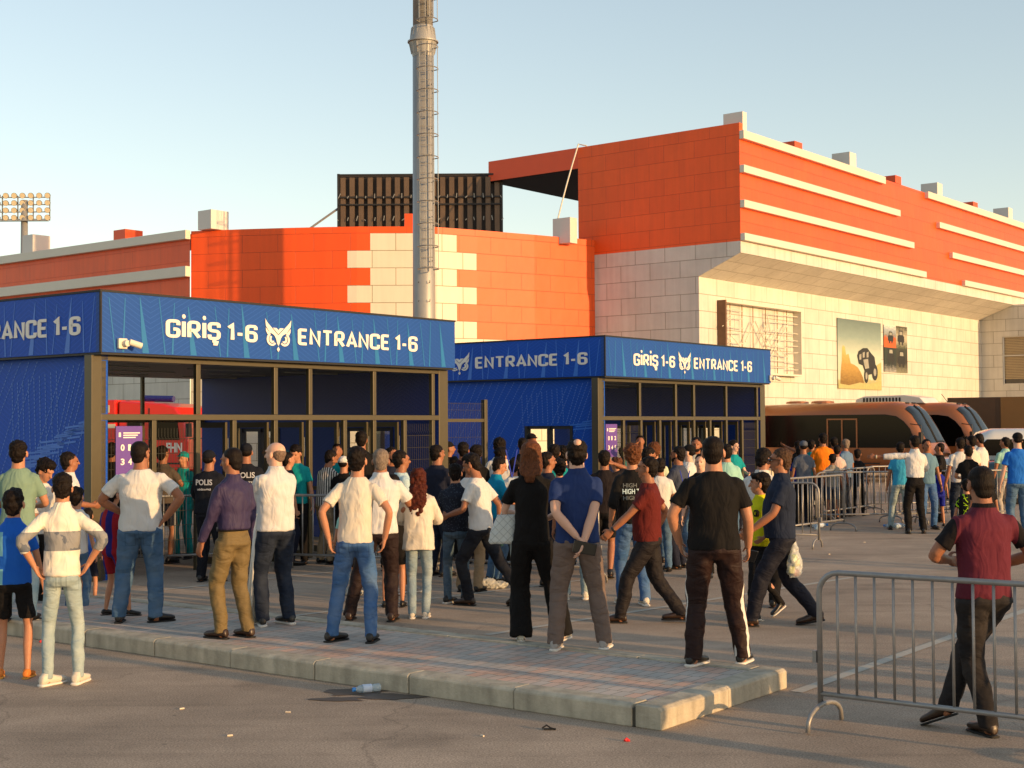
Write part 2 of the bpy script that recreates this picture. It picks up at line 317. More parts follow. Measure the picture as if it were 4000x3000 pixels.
w.quad(BP(0, 0, 12.3), BP(.25, 0, 12.3), BP(.25, 0, 12.62), BP(0, 0, 12.62), 1)
w.uvquad(BP(0, 6.95, 0), BP(A1, 6.95, 0), BP(A1, 6.95, 12.3), BP(0, 6.95, 12.3), [(0, 0), (A1, 0), (A1, 12), (0, 12)], 1)
w.quad(BP(A1, 0, 0), BP(A1, 6.95, 0), BP(A1, 6.95, 12.3), BP(A1, 0, 12.3), 1)
w.build('wall', [M_white, M_red, M_red2, M_black], ST)
# projecting wing at the far right (shaded face towards us), with windows
wing = MB(); WL = 7.0
def WP(t, z, o=0): return BP(28.4+o, 1.7-t, z)
wt0, wt1, wz0, wz1 = 1.1, 6.2, 3.97, 6.45
for (t0, t1, z0, z1) in [(0, wt0, 0, 8.04), (wt0, wt1, 0, wz0), (wt0, wt1, wz1, 8.04), (wt1, WL, 0, 8.04)]:
    wing.uvquad(WP(t0, z0), WP(t1, z0), WP(t1, z1), WP(t0, z1), [(t0, z0), (t1, z0), (t1, z1), (t0, z1)])
wing.uvquad(WP(WL, 0), BP(A1, 1.7-WL, 0), BP(A1, 1.7-WL, 8.04), WP(WL, 8.04), [(0, 0), (30, 0), (30, 8.04), (0, 8.04)])
wing.quad(WP(0, 8.04), WP(WL, 8.04), BP(A1, 1.7-WL, 8.04), BP(A1, 1.7, 8.04))
for (a, b) in [((wt0, wz0), (wt1, wz0)), ((wt0, wz0), (wt0, wz1)), ((wt0, wz1), (wt1, wz1))]:
    wing.quad(WP(a[0], a[1]), WP(b[0], b[1]), WP(b[0], b[1], .12), WP(a[0], a[1], .12))
wing.build('side_wing', M_white, ST)
M_blind = mat('brown_slatted_blind', (172, 152, 118), .7, var=.1, vscale=3)
M_pvc = mat('white_window_frame', (205, 200, 190), .4, var=.03)
wf = MB()
for z in (wz0+.03, 5.45, wz1-.03): wf.beam(WP(wt0, z, .06), WP(wt1, z, .06), .06)
for t in (wt0+.03, 2.8, 4.5, wt1-.03): wf.beam(WP(t, wz0, .06), WP(t, wz1, .06), .06)
wo = wf.build('window', M_pvc, ST)
bl = MB()
for i in range(27):
    z = wz0+.32+i*.083
    if z < wz1-.02: bl.beam(WP(wt0, z, .11), WP(wt1, z, .11), .012, .07)
bl.build('blind', M_blind, wo)
gl = MB(); gl.quad(WP(wt0, wz0, .13), WP(wt1, wz0, .13), WP(wt1, wz1, .13), WP(wt0, wz1, .13)); gl.build('pane', mat('dark_window_glass', (38, 38, 40), .08, spec=.8), wo)
# bands
def band(name, a0, a1, z0, z1, p=.18, b=0.0, m=M_plainwhite, frame=BP, mi=None):
    mb = MB(); vs = [frame(a, bb, z) for z in (z0, z1) for bb in (b-p, b) for a in (a0, a1)]
    mb.add(vs, [(0, 2, 3, 1), (4, 5, 7, 6), (0, 1, 5, 4), (2, 6, 7, 3), (0, 4, 6, 2), (1, 3, 7, 5)])
    o = mb.build(name, m, ST, bevel=.012); return o
zb = {0: (12.04, 12.34), 1: (10.85, 11.12), 2: (9.62, 9.89), 3: (8.46, 8.72)}
for (a0, a1, k) in [(-.002, 12.2, 0), (-.002, 13.7, 1), (-.002, 15.16, 2), (-.002, 16.5, 3), (16.83, 36, 0), (18.14, 38, 1), (19.66, 40, 2), (21.19, 42, 3)]:
    band('facade_band', a0, a1, *zb[k])
# parapet blocks
M_wblk = mat('white_block_render', (214, 210, 202), .6, var=.04, vscale=1.5)
def pblock(frame, a, b, z, h, la, lb, m):
    mb = MB(); vs = [frame(x, y, zz) for zz in (z, z+h) for y in (b, b+lb) for x in (a, a+la)]
    mb.add(vs, [(0, 2, 3, 1), (4, 5, 7, 6), (0, 1, 5, 4), (2, 6, 7, 3), (0, 4, 6, 2), (1, 3, 7, 5)])
    return mb.build('parapet_block', m, ST, bevel=.01)
for k, ae in enumerate((.35, 4.98, 9.69, 14.37, 18.98, 23.65, 28.49, 33.2, 37.8)):
    if k % 2 == 0: pblock(BP, ae-.62 if k else .255, 0.0, 12.345, .62 if k else .72, .62 if k else .3, .78, M_wblk)
    else: pblock(BP, ae-.62, .05, 12.33, .34, .62, .8, M_redbox)
# canopy arm over the stand
cn = MB()
vs = [BP(a, b, z) for z in (11.82, 12.62) for b in (6.95, 11.35) for a in (0, 26)]
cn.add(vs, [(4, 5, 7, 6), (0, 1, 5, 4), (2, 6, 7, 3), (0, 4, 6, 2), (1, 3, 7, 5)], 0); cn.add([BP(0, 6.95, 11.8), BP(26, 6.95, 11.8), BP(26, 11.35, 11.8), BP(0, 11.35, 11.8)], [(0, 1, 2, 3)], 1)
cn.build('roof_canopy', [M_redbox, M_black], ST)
cc = MB(); cc.prism([(6.4, 12.62), (6.5, 12.72), (8.0, 12.70), (8.2, 12.62)], 'x', 0, .02); 
# curved wall
cp = [(-11.38, 49.68), (-9.46, 49.26), (-7.7, 48.98), (-6.5, 48.85), (-5.39, 48.78), (-3.44, 48.86), (-2.6, 49.06), (-1.21, 49.85), (.84, 51.15), (3.19, 52.82)]
ZT = 9.01
cpv = [Vector((*p, 0)) for p in cp]; seglen = [0]
for i in range(1, len(cpv)): seglen.append(seglen[-1]+(cpv[i]-cpv[i-1]).length)
def arc_pt(s):
    for i in range(1, len(cpv)):
        if s <= seglen[i]+1e-6: return cpv[i-1].lerp(cpv[i], (s-seglen[i-1])/(seglen[i]-seglen[i-1]))
    return cpv[-1]
def arc_of_x(x):
    for i in range(1, len(cpv)):
        if cpv[i-1].x <= x <= cpv[i].x: return seglen[i-1]+(x-cpv[i-1].x)/(cpv[i].x-cpv[i-1].x)*(seglen[i]-seglen[i-1])
sW = [arc_of_x(x) for x in (-5.72, -4.92, -1.93, -1.24)]
cuts = sorted(set([round(s, 4) for s in seglen+sW]))
cw = MB(); row = 8.78; rows = [(8.78, ZT)]
k = 0
while row-.61 > 4.7: rows.append((row-.61, row)); row -= .61
rows.append((0, row))
for ri, (z0, z1) in enumerate(rows):
    for i in range(len(cuts)-1):
        s0, s1 = cuts[i], cuts[i+1]; sm = (s0+s1)/2
        if ri == 0: mi = 0
        elif ri == len(rows)-1: mi = 1
        elif ri % 2 == 1: mi = 1 if sW[1] < sm < sW[2] else 0
        else: mi = 1 if sW[0] < sm < sW[3] else 0
        p0, p1 = arc_pt(s0), arc_pt(s1)
        wallq(cw, p0, p1, z0, z1, s0, mi)
M_redc = cladding('orange_red_curved_panels', (232, 86, 12), (227, 81, 11), (176, 58, 12), bw=1.3, bh=.61, ms=.009, oz=-8.78+.61*15, rough=.5, stain=.05)
M_whitec = cladding('cream_curved_panels', (222, 214, 196), (218, 210, 190), (128, 116, 84), bw=1.65, bh=.61, ms=.012, oz=-8.78+.61*15, rough=.6, stain=.04)
top = [p+Vector((0, 0, ZT)) for p in cpv]; back = [p+Vector((0, 1.2, ZT)) for p in cpv]
for i in range(len(top)-1): cw.quad(top[i], top[i+1], back[i+1], back[i], 0)
cw.build('curved_wall', [M_redc, M_whitec], ST)
# left wing, receding to the left
W0 = Vector((-11.40, 49.60, 0))
def LP(b, a, z=0): return W0+bS*b+bF*a+Vector((0, 0, z))
lw = MB(); LW = 34
for (z0, z1, mi) in ((5.2, 8.9, 1), (0, 5.2, 0)):
    lw.uvquad(LP(0, 0, z0), LP(LW, 0, z0), LP(LW, 0, z1), LP(0, 0, z1), [(0, z0), (LW, z0), (LW, z1), (0, z1)][::1], mi)
lw.quad(LP(0, 0, 8.9), LP(LW, 0, 8.9), LP(LW, 3, 8.9), LP(0, 3, 8.9), 1)
lw.build('left_wing', [M_white, M_red2], ST)
def LPf(a, b, z): return LP(a, b, z)
for (z0, z1) in ((8.71, 9.03), (7.38, 7.75), (6.0, 6.33)):
    mb = MB(); vs = [LP(a, b, z) for z in (z0, z1) for b in (-.2, .02) for a in (-.0, LW)]
    mb.add(vs, [(0, 2, 3, 1), (4, 5, 7, 6), (0, 1, 5, 4), (2, 6, 7, 3), (0, 4, 6, 2), (1, 3, 7, 5)]); mb.build('facade_band', M_plainwhite, ST, bevel=.012)
for (a, m, z, h) in ((-1.0, M_wblk, 9.02, .68), (3.9, M_redbox, 9.04, .42), (9.9, M_wblk, 9.04, .76), (15.2, M_redbox, 9.04, .42), (20.5, M_wblk, 9.04, .76)):
    pblock(LPf, a, .12, z, h, .72, .8, m)
pblock(lambda a, b, z: Vector((-3.75+a, 49.15+b, z)), 0, 0, ZT, .5, .78, .6, M_redbox)
pb = pblock(lambda a, b, z: Vector((1.55, 52.0, z))+bF*b+bS*(-a), 0, 0, ZT-.25, .95, .8, .45, M_wblk)
# posters, empty sign frame on the lit wall
def LW_(a, z, o=0): return BP(a, 1.7-o, z)
def onwall(name, label, cat, a0, a1, z0, z1, th=.03):
    e = empty(name, BP((a0+a1)/2, 1.7, z0), 0, label, cat); return e
def flat(mb, pts, o, mi=0, e=None):
    off = e.location if e else Vector((0, 0, 0)); n = len(pts)
    mb.add([LW_(a, z, o)-off for a, z in pts], [tuple(range(n))], mi)
def wbox(mb, a0, a1, z0, z1, o0, o1, off, mi=0):
    vs = [LW_(a, z, o)-off for z in (z0, z1) for o in (o0, o1) for a in (a0, a1)]
    mb.add(vs, [(0, 1, 3, 2), (4, 6, 7, 5), (0, 4, 5, 1), (2, 3, 7, 6), (0, 2, 6, 4), (1, 5, 7, 3)], mi)
def ramp_mat(name, stops, axis=2, lo=0, hi=1, noise=.08, nscale=2):
    m, nt, bs, N, L = node_mat(name); tc = N('ShaderNodeTexCoord'); sx = N('ShaderNodeSeparateXYZ'); L(tc.outputs['Object'], sx.inputs[0])
    nz = N('ShaderNodeTexNoise'); nz.inputs['Scale'].default_value = nscale; nz.inputs['Detail'].default_value = 6; mp = N('ShaderNodeMapping'); mp.inputs['Scale'].default_value = (1, 1, 3); L(tc.outputs['Object'], mp.inputs[0]); L(mp.outputs[0], nz.inputs['Vector'])
    mr = N('ShaderNodeMapRange'); mr.inputs[1].default_value = lo; mr.inputs[2].default_value = hi; L(sx.outputs[axis], mr.inputs[0])
    ma = N('ShaderNodeMath'); ma.operation = 'MULTIPLY_ADD'; ma.inputs[1].default_value = noise*2; L(nz.outputs[0], ma.inputs[0]); L(mr.outputs[0], ma.inputs[2])
    mb_ = N('ShaderNodeMath'); mb_.operation = 'SUBTRACT'; mb_.inputs[1].default_value = noise; L(ma.outputs[0], mb_.inputs[0])
    cr = N('ShaderNodeValToRGB'); L(mb_.outputs[0], cr.inputs[0]); e = cr.color_ramp.elements
    e[0].position = stops[0][0]; e[0].color = (*lin(stops[0][1]), 1); e[1].position = stops[-1][0]; e[1].color = (*lin(stops[-1][1]), 1)
    for p, c in stops[1:-1]: x = e.new(p); x.color = (*lin(c), 1)
    L(cr.outputs[0], bs.inputs['Base Color']); bs.inputs['Roughness'].default_value = .6; return m
PO = onwall('wall_poster', 'large poster of an off road vehicle throwing up sand, on the cream wall', 'poster', 11.26, 15.7, 3.5, 6.48)
off = PO.location
pm = MB(); wbox(pm, 11.26, 15.7, 3.5, 6.48, .02, .05, off)
pm.build('printed_sheet', ramp_mat('desert_sky_print', [(0, (150, 150, 110)), (.13, (170, 165, 120)), (.15, (190, 195, 170)), (.5, (185, 195, 178)), (.75, (130, 150, 145)), (1, (95, 115, 115))], 2, 0, 2.98, .05), PO)
pr = MB(); rr = random.Random(5)
dust = [(11.9+.0, 3.95)]
pts = [(11.45, 3.62), (11.5, 4.2), (11.62, 4.7), (11.66, 5.25), (11.78, 5.35), (11.95, 5.28), (12.05, 4.95), (12.3, 5.0), (12.5, 4.6), (12.85, 4.55), (13.2, 4.45), (13.5, 4.25), (13.75, 4.0), (13.85, 3.75), (13.4, 3.62)]
flat(pr, pts, .055, 0, PO)
flat(pr, [(11.3, 3.52), (15.65, 3.52), (15.65, 3.95), (15.0, 3.83), (14.3, 3.75), (13.4, 3.8), (12.3, 3.66), (11.3, 3.72)], .059, 1, PO)
flat(pr, [(15.0, 3.9), (15.68, 3.95), (15.68, 4.75), (15.2, 4.6)], .053, 1, PO)
# vehicle silhouette
flat(pr, [(13.15, 4.95), (13.3, 5.15), (13.75, 5.3), (14.2, 5.32), (14.6, 5.1), (14.95, 4.95), (15.05, 4.6), (15.1, 4.35), (14.7, 4.2), (14.3, 4.15), (13.9, 4.3), (13.7, 4.55), (13.3, 4.6)], .063, 2, PO)
flat(pr, [(13.75, 4.8), (14.25, 4.85), (14.35, 4.45), (13.95, 4.4)], .067, 3, PO)
def disc(cx, cz, r, o, mi, e, sx=1.0, n=20): flat(pr, [(cx+r*sx*math.cos(t*math.tau/n), cz+r*math.sin(t*math.tau/n)) for t in range(n)], o, mi, e)
disc(14.95, 4.28, .36, .067, 2, PO, .85); disc(14.95, 4.28, .17, .071, 3, PO, .85); disc(14.05, 4.1, .31, .067, 2, PO, .7); disc(14.05, 4.1, .16, .071, 3, PO, .7)
for (a, z) in ((13.35, 5.0), (13.7, 5.1), (14.1, 5.12)): flat(pr, [(a, z), (a+.22, z+.05), (a+.2, z-.2), (a, z-.22)], .067, 3, PO)
pr.build('printed_picture', [ramp_mat('dust_print', [(0, (120, 92, 40)), (.5, (176, 142, 70)), (1, (205, 178, 110))], 2, .2, 1.9, .25, 4), mat('sand_print', (176, 168, 110), .7, var=.25, vscale=8), mat('vehicle_print', (38, 40, 40), .6, var=.4, vscale=9), mat('grey_print', (150, 150, 140), .6, var=.3, vscale=9)], PO)
P2 = onwall('wall_poster', 'small poster of four off road pictures beside the large sand poster', 'poster', 16.03, 18.64, 4.34, 6.46)
pm = MB(); off = P2.location
prs = {'q1': [(0, (196, 92, 40)), (.45, (190, 88, 40)), (.5, (120, 120, 118)), (.8, (150, 165, 175)), (1, (210, 210, 200))], 'q2': [(0, (60, 70, 50)), (.5, (175, 170, 150)), (1, (50, 55, 40))], 'q3': [(0, (150, 150, 145)), (.3, (40, 50, 48)), (1, (40, 52, 44))], 'q4': [(0, (120, 120, 100)), (.4, (52, 50, 44)), (1, (52, 58, 50))]}
am, zm = 17.36, 5.44
wbox(pm, 16.03, am, zm, 6.46, .02, .05, off, 0); wbox(pm, am, 18.64, zm, 6.46, .02, .05, off, 1); wbox(pm, 16.03, am, 4.34, zm, .02, .05, off, 2); wbox(pm, am, 18.64, 4.34, zm, .02, .05, off, 3)
pm.build('printed_sheet', [ramp_mat('print_'+k, v, 2, (1.1 if i < 2 else 0), (2.12 if i < 2 else 1.1), .25, 5) for i, (k, v) in enumerate(prs.items())], P2)
pr = MB()
def jeep(cx, cz, s, mi=0):
    flat(pr, [(cx-s*.5, cz), (cx-s*.5, cz+s*.35), (cx-s*.35, cz+s*.4), (cx-s*.3, cz+s*.7), (cx+s*.3, cz+s*.7), (cx+s*.36, cz+s*.4), (cx+s*.5, cz+s*.33), (cx+s*.5, cz), (cx+s*.35, cz-s*.05), (cx+s*.3, cz-s*.2), (cx+s*.15, cz-s*.2), (cx+s*.12, cz-.02), (cx-s*.12, cz-.02), (cx-s*.15, cz-s*.2), (cx-s*.34, cz-s*.2), (cx-s*.36, cz)], .055, mi, P2)
    flat(pr, [(cx-s*.24, cz+s*.42), (cx-s*.2, cz+s*.62), (cx+s*.2, cz+s*.62), (cx+s*.25, cz+s*.42)], .059, 1, P2)
jeep(16.75, 5.75, .6); jeep(17.9, 5.75, .75); jeep(16.75, 4.85, .8); jeep(17.95, 4.75, .85)
pr.build('printed_picture', [MATS['vehicle_print'], MATS['grey_print']], P2)
# hollow sign box
SG = onwall('empty_sign_frame', 'hollow white sign box with bare cross bars and wire bracing on the cream wall', 'sign frame', 1.36, 7.39, 3.97, 6.55)
off = SG.location; sb = MB(); M_sgi = mat('rust_brown_sheet', (112, 80, 58), .7, var=.3, vscale=5)
wbox(sb, 1.36, 7.39, 6.47, 6.55, .005, .35, off); wbox(sb, 1.36, 7.39, 3.9, 3.97, .005, .35, off); wbox(sb, 7.31, 7.39, 3.97, 6.47, .005, .35, off)
sb.build('frame', M_plainwhite, SG)
sb = MB(); wbox(sb, 1.28, 1.36, 3.9, 6.55, .005, .352, off); sb.build('side_panel', M_sgi, SG)
sb = MB(); rr = random.Random(11)
for a in (2.0, 2.9, 3.75, 4.75, 5.7, 6.5):
    sb.tube([LW_(a, 3.97, .12)-off, LW_(a+.02, 6.47, .12)-off], .018, 5)
sb.build('upright_bar', mat('faded_brown_bar', (150, 122, 84), .6), SG)
sb = MB()
for (a0, a1) in ((1.4, 2.9), (4.75, 6.5), (6.5, 7.3)):
    for i in range(8):
        z = 4.15+i*.3+rr.uniform(-.05, .05); sb.tube([LW_(a0, z, .2)-off, LW_(a1, z+rr.uniform(-.05, .05), .2)-off], .016, 5)
for i in range(20):
    a = rr.choice((2.0, 3.75, 3.75, 4.75, 5.7)); z = rr.uniform(4.4, 6.2)
    sb.tube([LW_(a, z, .2)-off, LW_(a+rr.uniform(-.8, .8), z-rr.uniform(.2, .9), .26)-off], .016, 5)
for a0, z0, a1, z1 in ((3.8, 5.9, 4.7, 5.0), (4.8, 5.0, 5.6, 5.7), (3.7, 5.9, 3.0, 5.1), (4.9, 4.5, 6.5, 6.0)): sb.tube([LW_(a0, z0, .2)-off, LW_(a1, z1, .2)-off], .024, 5)
sb.build('cross_bar', M_plainwhite, SG)
# hanging cable on the roof end
cb = MB(); q0 = BP(-.03, 6.9, 12.75); q1 = Vector((1.75, 51.9, 9.72))
cb.tube([BP(.1, 6.6, 12.66), q0]+[q0.lerp(q1, t)+Vector((.22*math.sin(t*math.pi)*-1*.2, 0, -.35*math.sin(t*math.pi)*.2)) for t in (.25, .5, .75, 1)], .03, 6)
tag(cb.build('hanging_cable', M_plainwhite), 'pale loose cable hanging from the red roof edge to the white parapet block', 'cable')
# ---- scoreboard back
SB = empty('scoreboard', (0, 0, 0), 0, 'dark ribbed back of the stadium screen rising behind the curved red wall', 'scoreboard')
x0, x1, z0, z1, yS = -6.9, -.37, 7.5, 12.15, 56.0
mb = MB(); mb.box(x0, x1, yS+.1, yS+.3, z0, z1); mb.build('screen_panel', mat('dark_screen_back', (54, 45, 38), .6), SB)
mb = MB(); n = 18
for i in range(n):
    cx = x0+(i+.5)*(x1-x0)/n; mb.box(cx-.1, cx+.1, yS-.12, yS+.1, z0, z1-.15)
mb.build('rib', mat('brown_ribbed_metal', (106, 86, 68), .45, metal=.4, var=.3, vscale=2), SB)
mb = MB()
for z in (z1-.05, 10.9, 9.6, 11.6-.4): mb.beam((x0, yS-.16, z), (x1, yS-.16, z), .07, .06)
for x in (x0, x1): mb.beam((x, yS-.1, z0), (x, yS-.1, z1), .1)
mb.build('frame', mat('dark_steel', (46, 44, 44), .5, metal=.4), SB)
mb = MB(); rr = random.Random(2)
for i in range(n+1):
    x = x0+i*(x1-x0)/n
    for z in (11.15, 10.25, 9.4): mb.beam((x, yS-.2, z), (x+rr.uniform(-.05, .1), yS-.2, z+rr.uniform(.05, .2)), .03)
mb.build('clamp', M_galv, SB)
mb = MB(); mb.tube([(x0, yS, 10.8), (-8.4, yS-.6, 9.6)], .05, 6); mb.build('brace', M_galvd, SB)
# ================================================================ floodlight pole with caged ladder
PL = empty('floodlight_pole', (-2.81, 45, 0), 0, 'tall grey steel mast with flanged joint and caged ladder, rising behind the nearer blue kiosk', 'mast')
mb = MB(); mb.tube([(0, 0, 0), (0, 0, 5), (0, 0, 14.35)], [.385, .365, .335], 40); mb.tube([(0, 0, 14.95), (0, 0, 24)], [.325, .30], 40)
M_pole = mat('galvanised_mast', (152, 152, 150), .5, metal=.25, var=.12, vscale=3, bump=.08, bscale=3)
mb.build('pole', M_pole, PL, smooth=True)
mb = MB(); mb.tube([(0, 0, 13.95), (0, 0, 14.3), (0, 0, 14.42), (0, 0, 14.42), (0, 0, 14.46), (0, 0, 14.46), (0, 0, 14.95)], [.34, .41, .44, .50, .50, .44, .33], 40)
for k in range(16):
    a = k*math.tau/16; c, s = math.cos(a), math.sin(a); mb.beam((c*.40, s*.40, 14.46), (c*.345, s*.345, 14.9), .02, .07); mb.beam((c*.43, s*.43, 14.38), (c*.36, s*.36, 14.05), .02, .05)
mb.build('flange', M_pole, PL)
la = math.atan2(-.97, .25); lo = Vector((math.cos(la), math.sin(la), 0)); lt = Vector((-lo.y, lo.x, 0))
def ladder(z0, z1, name='ladder'):
    mb = MB()
    for s in (-.2, .2): mb.beam(lo*.50+lt*s+Vector((0, 0, z0)), lo*.50+lt*s+Vector((0, 0, z1)), .05, .02)
    z = z0+.1
    while z < z1: mb.tube([lo*.50-lt*.2+Vector((0, 0, z)), lo*.50+lt*.2+Vector((0, 0, z))], .011, 5); z += .3
    z = z0+.3
    while z < z1:
        for s in (-.2, .2): mb.beam(lo*.35+lt*s+Vector((0, 0, z)), lo*.5+lt*s+Vector((0, 0, z)), .03)
        z += 1.42
    L_ = mb.build(name, M_galv, PL); mb = MB()
    def hp(t): return lo*(.5+.6*math.sin(t)**.8)+lt*(-.36*math.cos(t)) if 0 < t < math.pi else lo*.5+lt*(-.2*math.cos(t))
    z = z0
    while z < z1+.01:
        mb.tube([hp(math.pi*k/12)+Vector((0, 0, z)) for k in range(13)], .018, 4); z += .71
    zt = z0+.71*int((z1-z0+.01)/.71)
    for t in (.6, 1.2, math.pi/2, math.pi-1.2, math.pi-.6): mb.tube([hp(t)+Vector((0, 0, z0)), hp(t)+Vector((0, 0, zt))], .012, 4)
    mb.build('cage', M_galv, L_)
ladder(7.0, 14.1); ladder(14.95, 23)
mb = MB()
for z in (4.6, 5.3, 6.0, 6.6):
    mb.tube([lo*.36+lt*.1+Vector((0, 0, z)), lo*.46+lt*.1+Vector((0, 0, z)), lo*.46+lt*.1+Vector((0, 0, z+.07))], .012, 5); mb.tube([lo*.36-lt*.25+Vector((0, 0, z)), lo*.42-lt*.25+Vector((0, 0, z+.02))], .012, 5)
mb.build('step_hook', M_darkseal, PL)
# far floodlight tower
FT = empty('floodlight_tower', (-33.1, 95, 0), 0, 'distant floodlight mast with four rows of lamps above the left wing of the stadium', 'floodlight')
mb = MB(); mb.tube([(0, 0, 0), (0, 0, 17.6)], [.35, .22], 12); mb.build('pole', M_pole, FT, smooth=True)
mb = MB(); fx0, fx1 = -2.55, 1.72
for z in (16.28, 16.78, 17.28, 17.78): mb.beam((fx0, -.1, z), (fx1, -.1, z), .07)
for x in (fx0, fx0+1.05, -.45, .6, fx1): mb.beam((x, 0, 16.2), (x, 0, 17.9), .07)
mb.beam((fx0, -.3, 16.15), (fx1, -.3, 16.15), .3, .05); mb.build('frame', M_galv, FT)
M_lamp = mat('lamp_glass', (212, 200, 170), .25, var=.1); M_lampb = mat('lamp_housing', (120, 112, 98), .4, metal=.4)
for r in range(4):
    for k in range(8):
        x = fx0+.2+k*(fx1-fx0-.3)/7; z = 16.46+r*.5
        mb = MB(); mb.tube([(x, .2, z-.02), (x, -.12, z-.06), (x, -.2, z-.08)], [.10, .19, .20], 14, 0); mb.tube([(x, -.195, z-.08), (x, -.215, z-.085)], [.18, .18], 14, 1)
        mb.build('lamp', [M_lampb, M_lamp], FT)
# ================================================================ entrance kiosks
def blueprint(name, col, dark=.8):
    m, nt, bs, N, L = node_mat(name); tc = N('ShaderNodeTexCoord')
    n = N('ShaderNodeTexNoise'); n.inputs['Scale'].default_value = .8; n.inputs['Detail'].default_value = 3; L(tc.outputs['Object'], n.inputs['Vector'])
    # fine zigzag lines of the print: wave on |sawtooth|
    sx = N('ShaderNodeSeparateXYZ'); L(tc.outputs['Object'], sx.inputs[0])
    ad = N('ShaderNodeMath'); ad.operation = 'ADD'; L(sx.outputs[0], ad.inputs[0]); L(sx.outputs[1], ad.inputs[1])
    pp = N('ShaderNodeMath'); pp.operation = 'PINGPONG'; pp.inputs[1].default_value = .8; L(ad.outputs[0], pp.inputs[0])
    mm = N('ShaderNodeMath'); mm.operation = 'MULTIPLY_ADD'; mm.inputs[1].default_value = .55; L(pp.outputs[0], mm.inputs[0]); L(sx.outputs[2], mm.inputs[2])
    fr = N('ShaderNodeMath'); fr.operation = 'MULTIPLY'; fr.inputs[1].default_value = 14; L(mm.outputs[0], fr.inputs[0])
    f2 = N('ShaderNodeMath'); f2.operation = 'FRACT'; L(fr.outputs[0], f2.inputs[0])
    gt = N('ShaderNodeMath'); gt.operation = 'GREATER_THAN'; gt.inputs[1].default_value = .86; L(f2.outputs[0], gt.inputs[0])
    mx = N('ShaderNodeMix'); mx.data_type = 'RGBA'; c = lin(col); mx.inputs[6].default_value = (*[x*.85 for x in c], 1); mx.inputs[7].default_value = (*[min(1, x*1.15) for x in c], 1); L(n.outputs[0], mx.inputs[0])
    m2 = N('ShaderNodeMix'); m2.data_type = 'RGBA'; L(mx.outputs[2], m2.inputs[6]); m2.inputs[7].default_value = (*[min(1, x*1.7+.02) for x in c], 1)
    ml = N('ShaderNodeMath'); ml.operation = 'MULTIPLY'; ml.inputs[1].default_value = .35; L(gt.outputs[0], ml.inputs[0]); L(ml.outputs[0], m2.inputs[0]); L(m2.outputs[2], bs.inputs['Base Color'])
    bs.inputs['Roughness'].default_value = .5; bs.inputs['Specular IOR Level'].default_value = .25; MATS[name] = m; return m
M_fas = blueprint('blue_printed_vinyl', (24, 74, 152)); M_side = blueprint('deep_blue_printed_vinyl', (2, 74, 176)); M_inner = blueprint('navy_printed_panel', (12, 54, 142))
M_teal = mat('teal_print', (22, 108, 168), .4, var=.1); M_dash = mat('pale_blue_print_dashes', (74, 120, 200), .5, var=.05); M_streak = mat('mid_blue_print_streak', (44, 112, 206), .4)
M_pane = glass_mat('clear_pane', (.92, .94, .93)); M_ceil = mat('dark_ceiling_panel', (24, 24, 26), .5); M_strip = mat('ceiling_light_strip', (150, 150, 150), .4)
M_purple = mat('purple_notice_board', (98, 66, 150), .45, var=.05)
TXT = {}
def text_geo(s, off=0.0, ext=.01, spacing=1.0):
    """letter outlines of the built-in font as a mesh: (verts, faces), height 1 = font size"""
    key = (s, off, ext, spacing)
    if key in TXT: return TXT[key]
    cu = bpy.data.curves.new('t', 'FONT'); cu.body = s; cu.offset = off; cu.extrude = ext; cu.resolution_u = 3; cu.space_character = spacing
    o = bpy.data.objects.new('t', cu); COL.objects.link(o)
    bpy.context.view_layer.update()
    me = o.evaluated_get(bpy.context.evaluated_depsgraph_get()).to_mesh()
    vs = [tuple(v.co) for v in me.vertices]; fs = [tuple(p.vertices) for p in me.polygons]
    bpy.data.objects.remove(o); bpy.data.curves.remove(cu)
    TXT[key] = (vs, fs); return TXT[key]
def put_text(mb, s, x0, x1, z0, h, place, off=.02, ext=.012, mi=0, spacing=1.0, bounds=None):
    """fit text into x0..x1 on a face, cap height h from z0; place(x, z, out) -> point"""
    vs, fs = text_geo(s, off, 0.02, spacing)
    bx = [v[0] for v in vs]; capv, _ = text_geo('E', off, .02); cz = [v[1] for v in capv]; cap = max(cz)-min(cz); zb_ = min(cz)
    sx = (x1-x0)/(max(bx)-min(bx)); sz = h/cap
    mb.add([place(x0+(v[0]-min(bx))*sx, z0+(v[1]-zb_)*sz, .006+(v[2]+.02)/.04*ext) for v in vs], fs, mi)
GL = {'G': (.52, [[(.52, .74), (.52, 1), (0, 1), (0, 0), (.52, 0), (.52, .47), (.27, .47)]]), 'I': (0, [[(0, 0), (0, 1)]]), 'R': (.5, [[(0, 0), (0, 1), (.47, 1), (.47, .46), (.0, .46)], [(.22, .46), (.5, 0)]]),
 'S': (.48, [[(.48, .76), (.48, 1), (0, 1), (0, .51), (.48, .51), (.48, 0), (0, 0), (0, .25)]]), '1': (.2, [[(0, .80), (.2, 1), (.2, 0)]]), '-': (.26, [[(0, .40), (.26, .40)]]), '6': (.47, [[(.47, .77), (.47, 1), (0, 1), (0, 0), (.47, 0), (.47, .56), (0, .56)]]),
 'E': (.44, [[(.44, 1), (0, 1), (0, 0), (.44, 0)], [(0, .5), (.38, .5)]]), 'N': (.5, [[(0, 0), (0, 1), (.5, 0), (.5, 1)]]), 'T': (.54, [[(0, 1), (.54, 1)], [(.27, 1), (.27, 0)]]), 'A': (.56, [[(0, 0), (.28, 1), (.56, 0)], [(.09, .28), (.47, .28)]]), 'C': (.5, [[(.5, .74), (.5, 1), (0, 1), (0, 0), (.5, 0), (.5, .26)]])}
RND = {'G': .2, 'R': .2, 'S': .2, '6': .2, 'C': .2, 'E': .1}
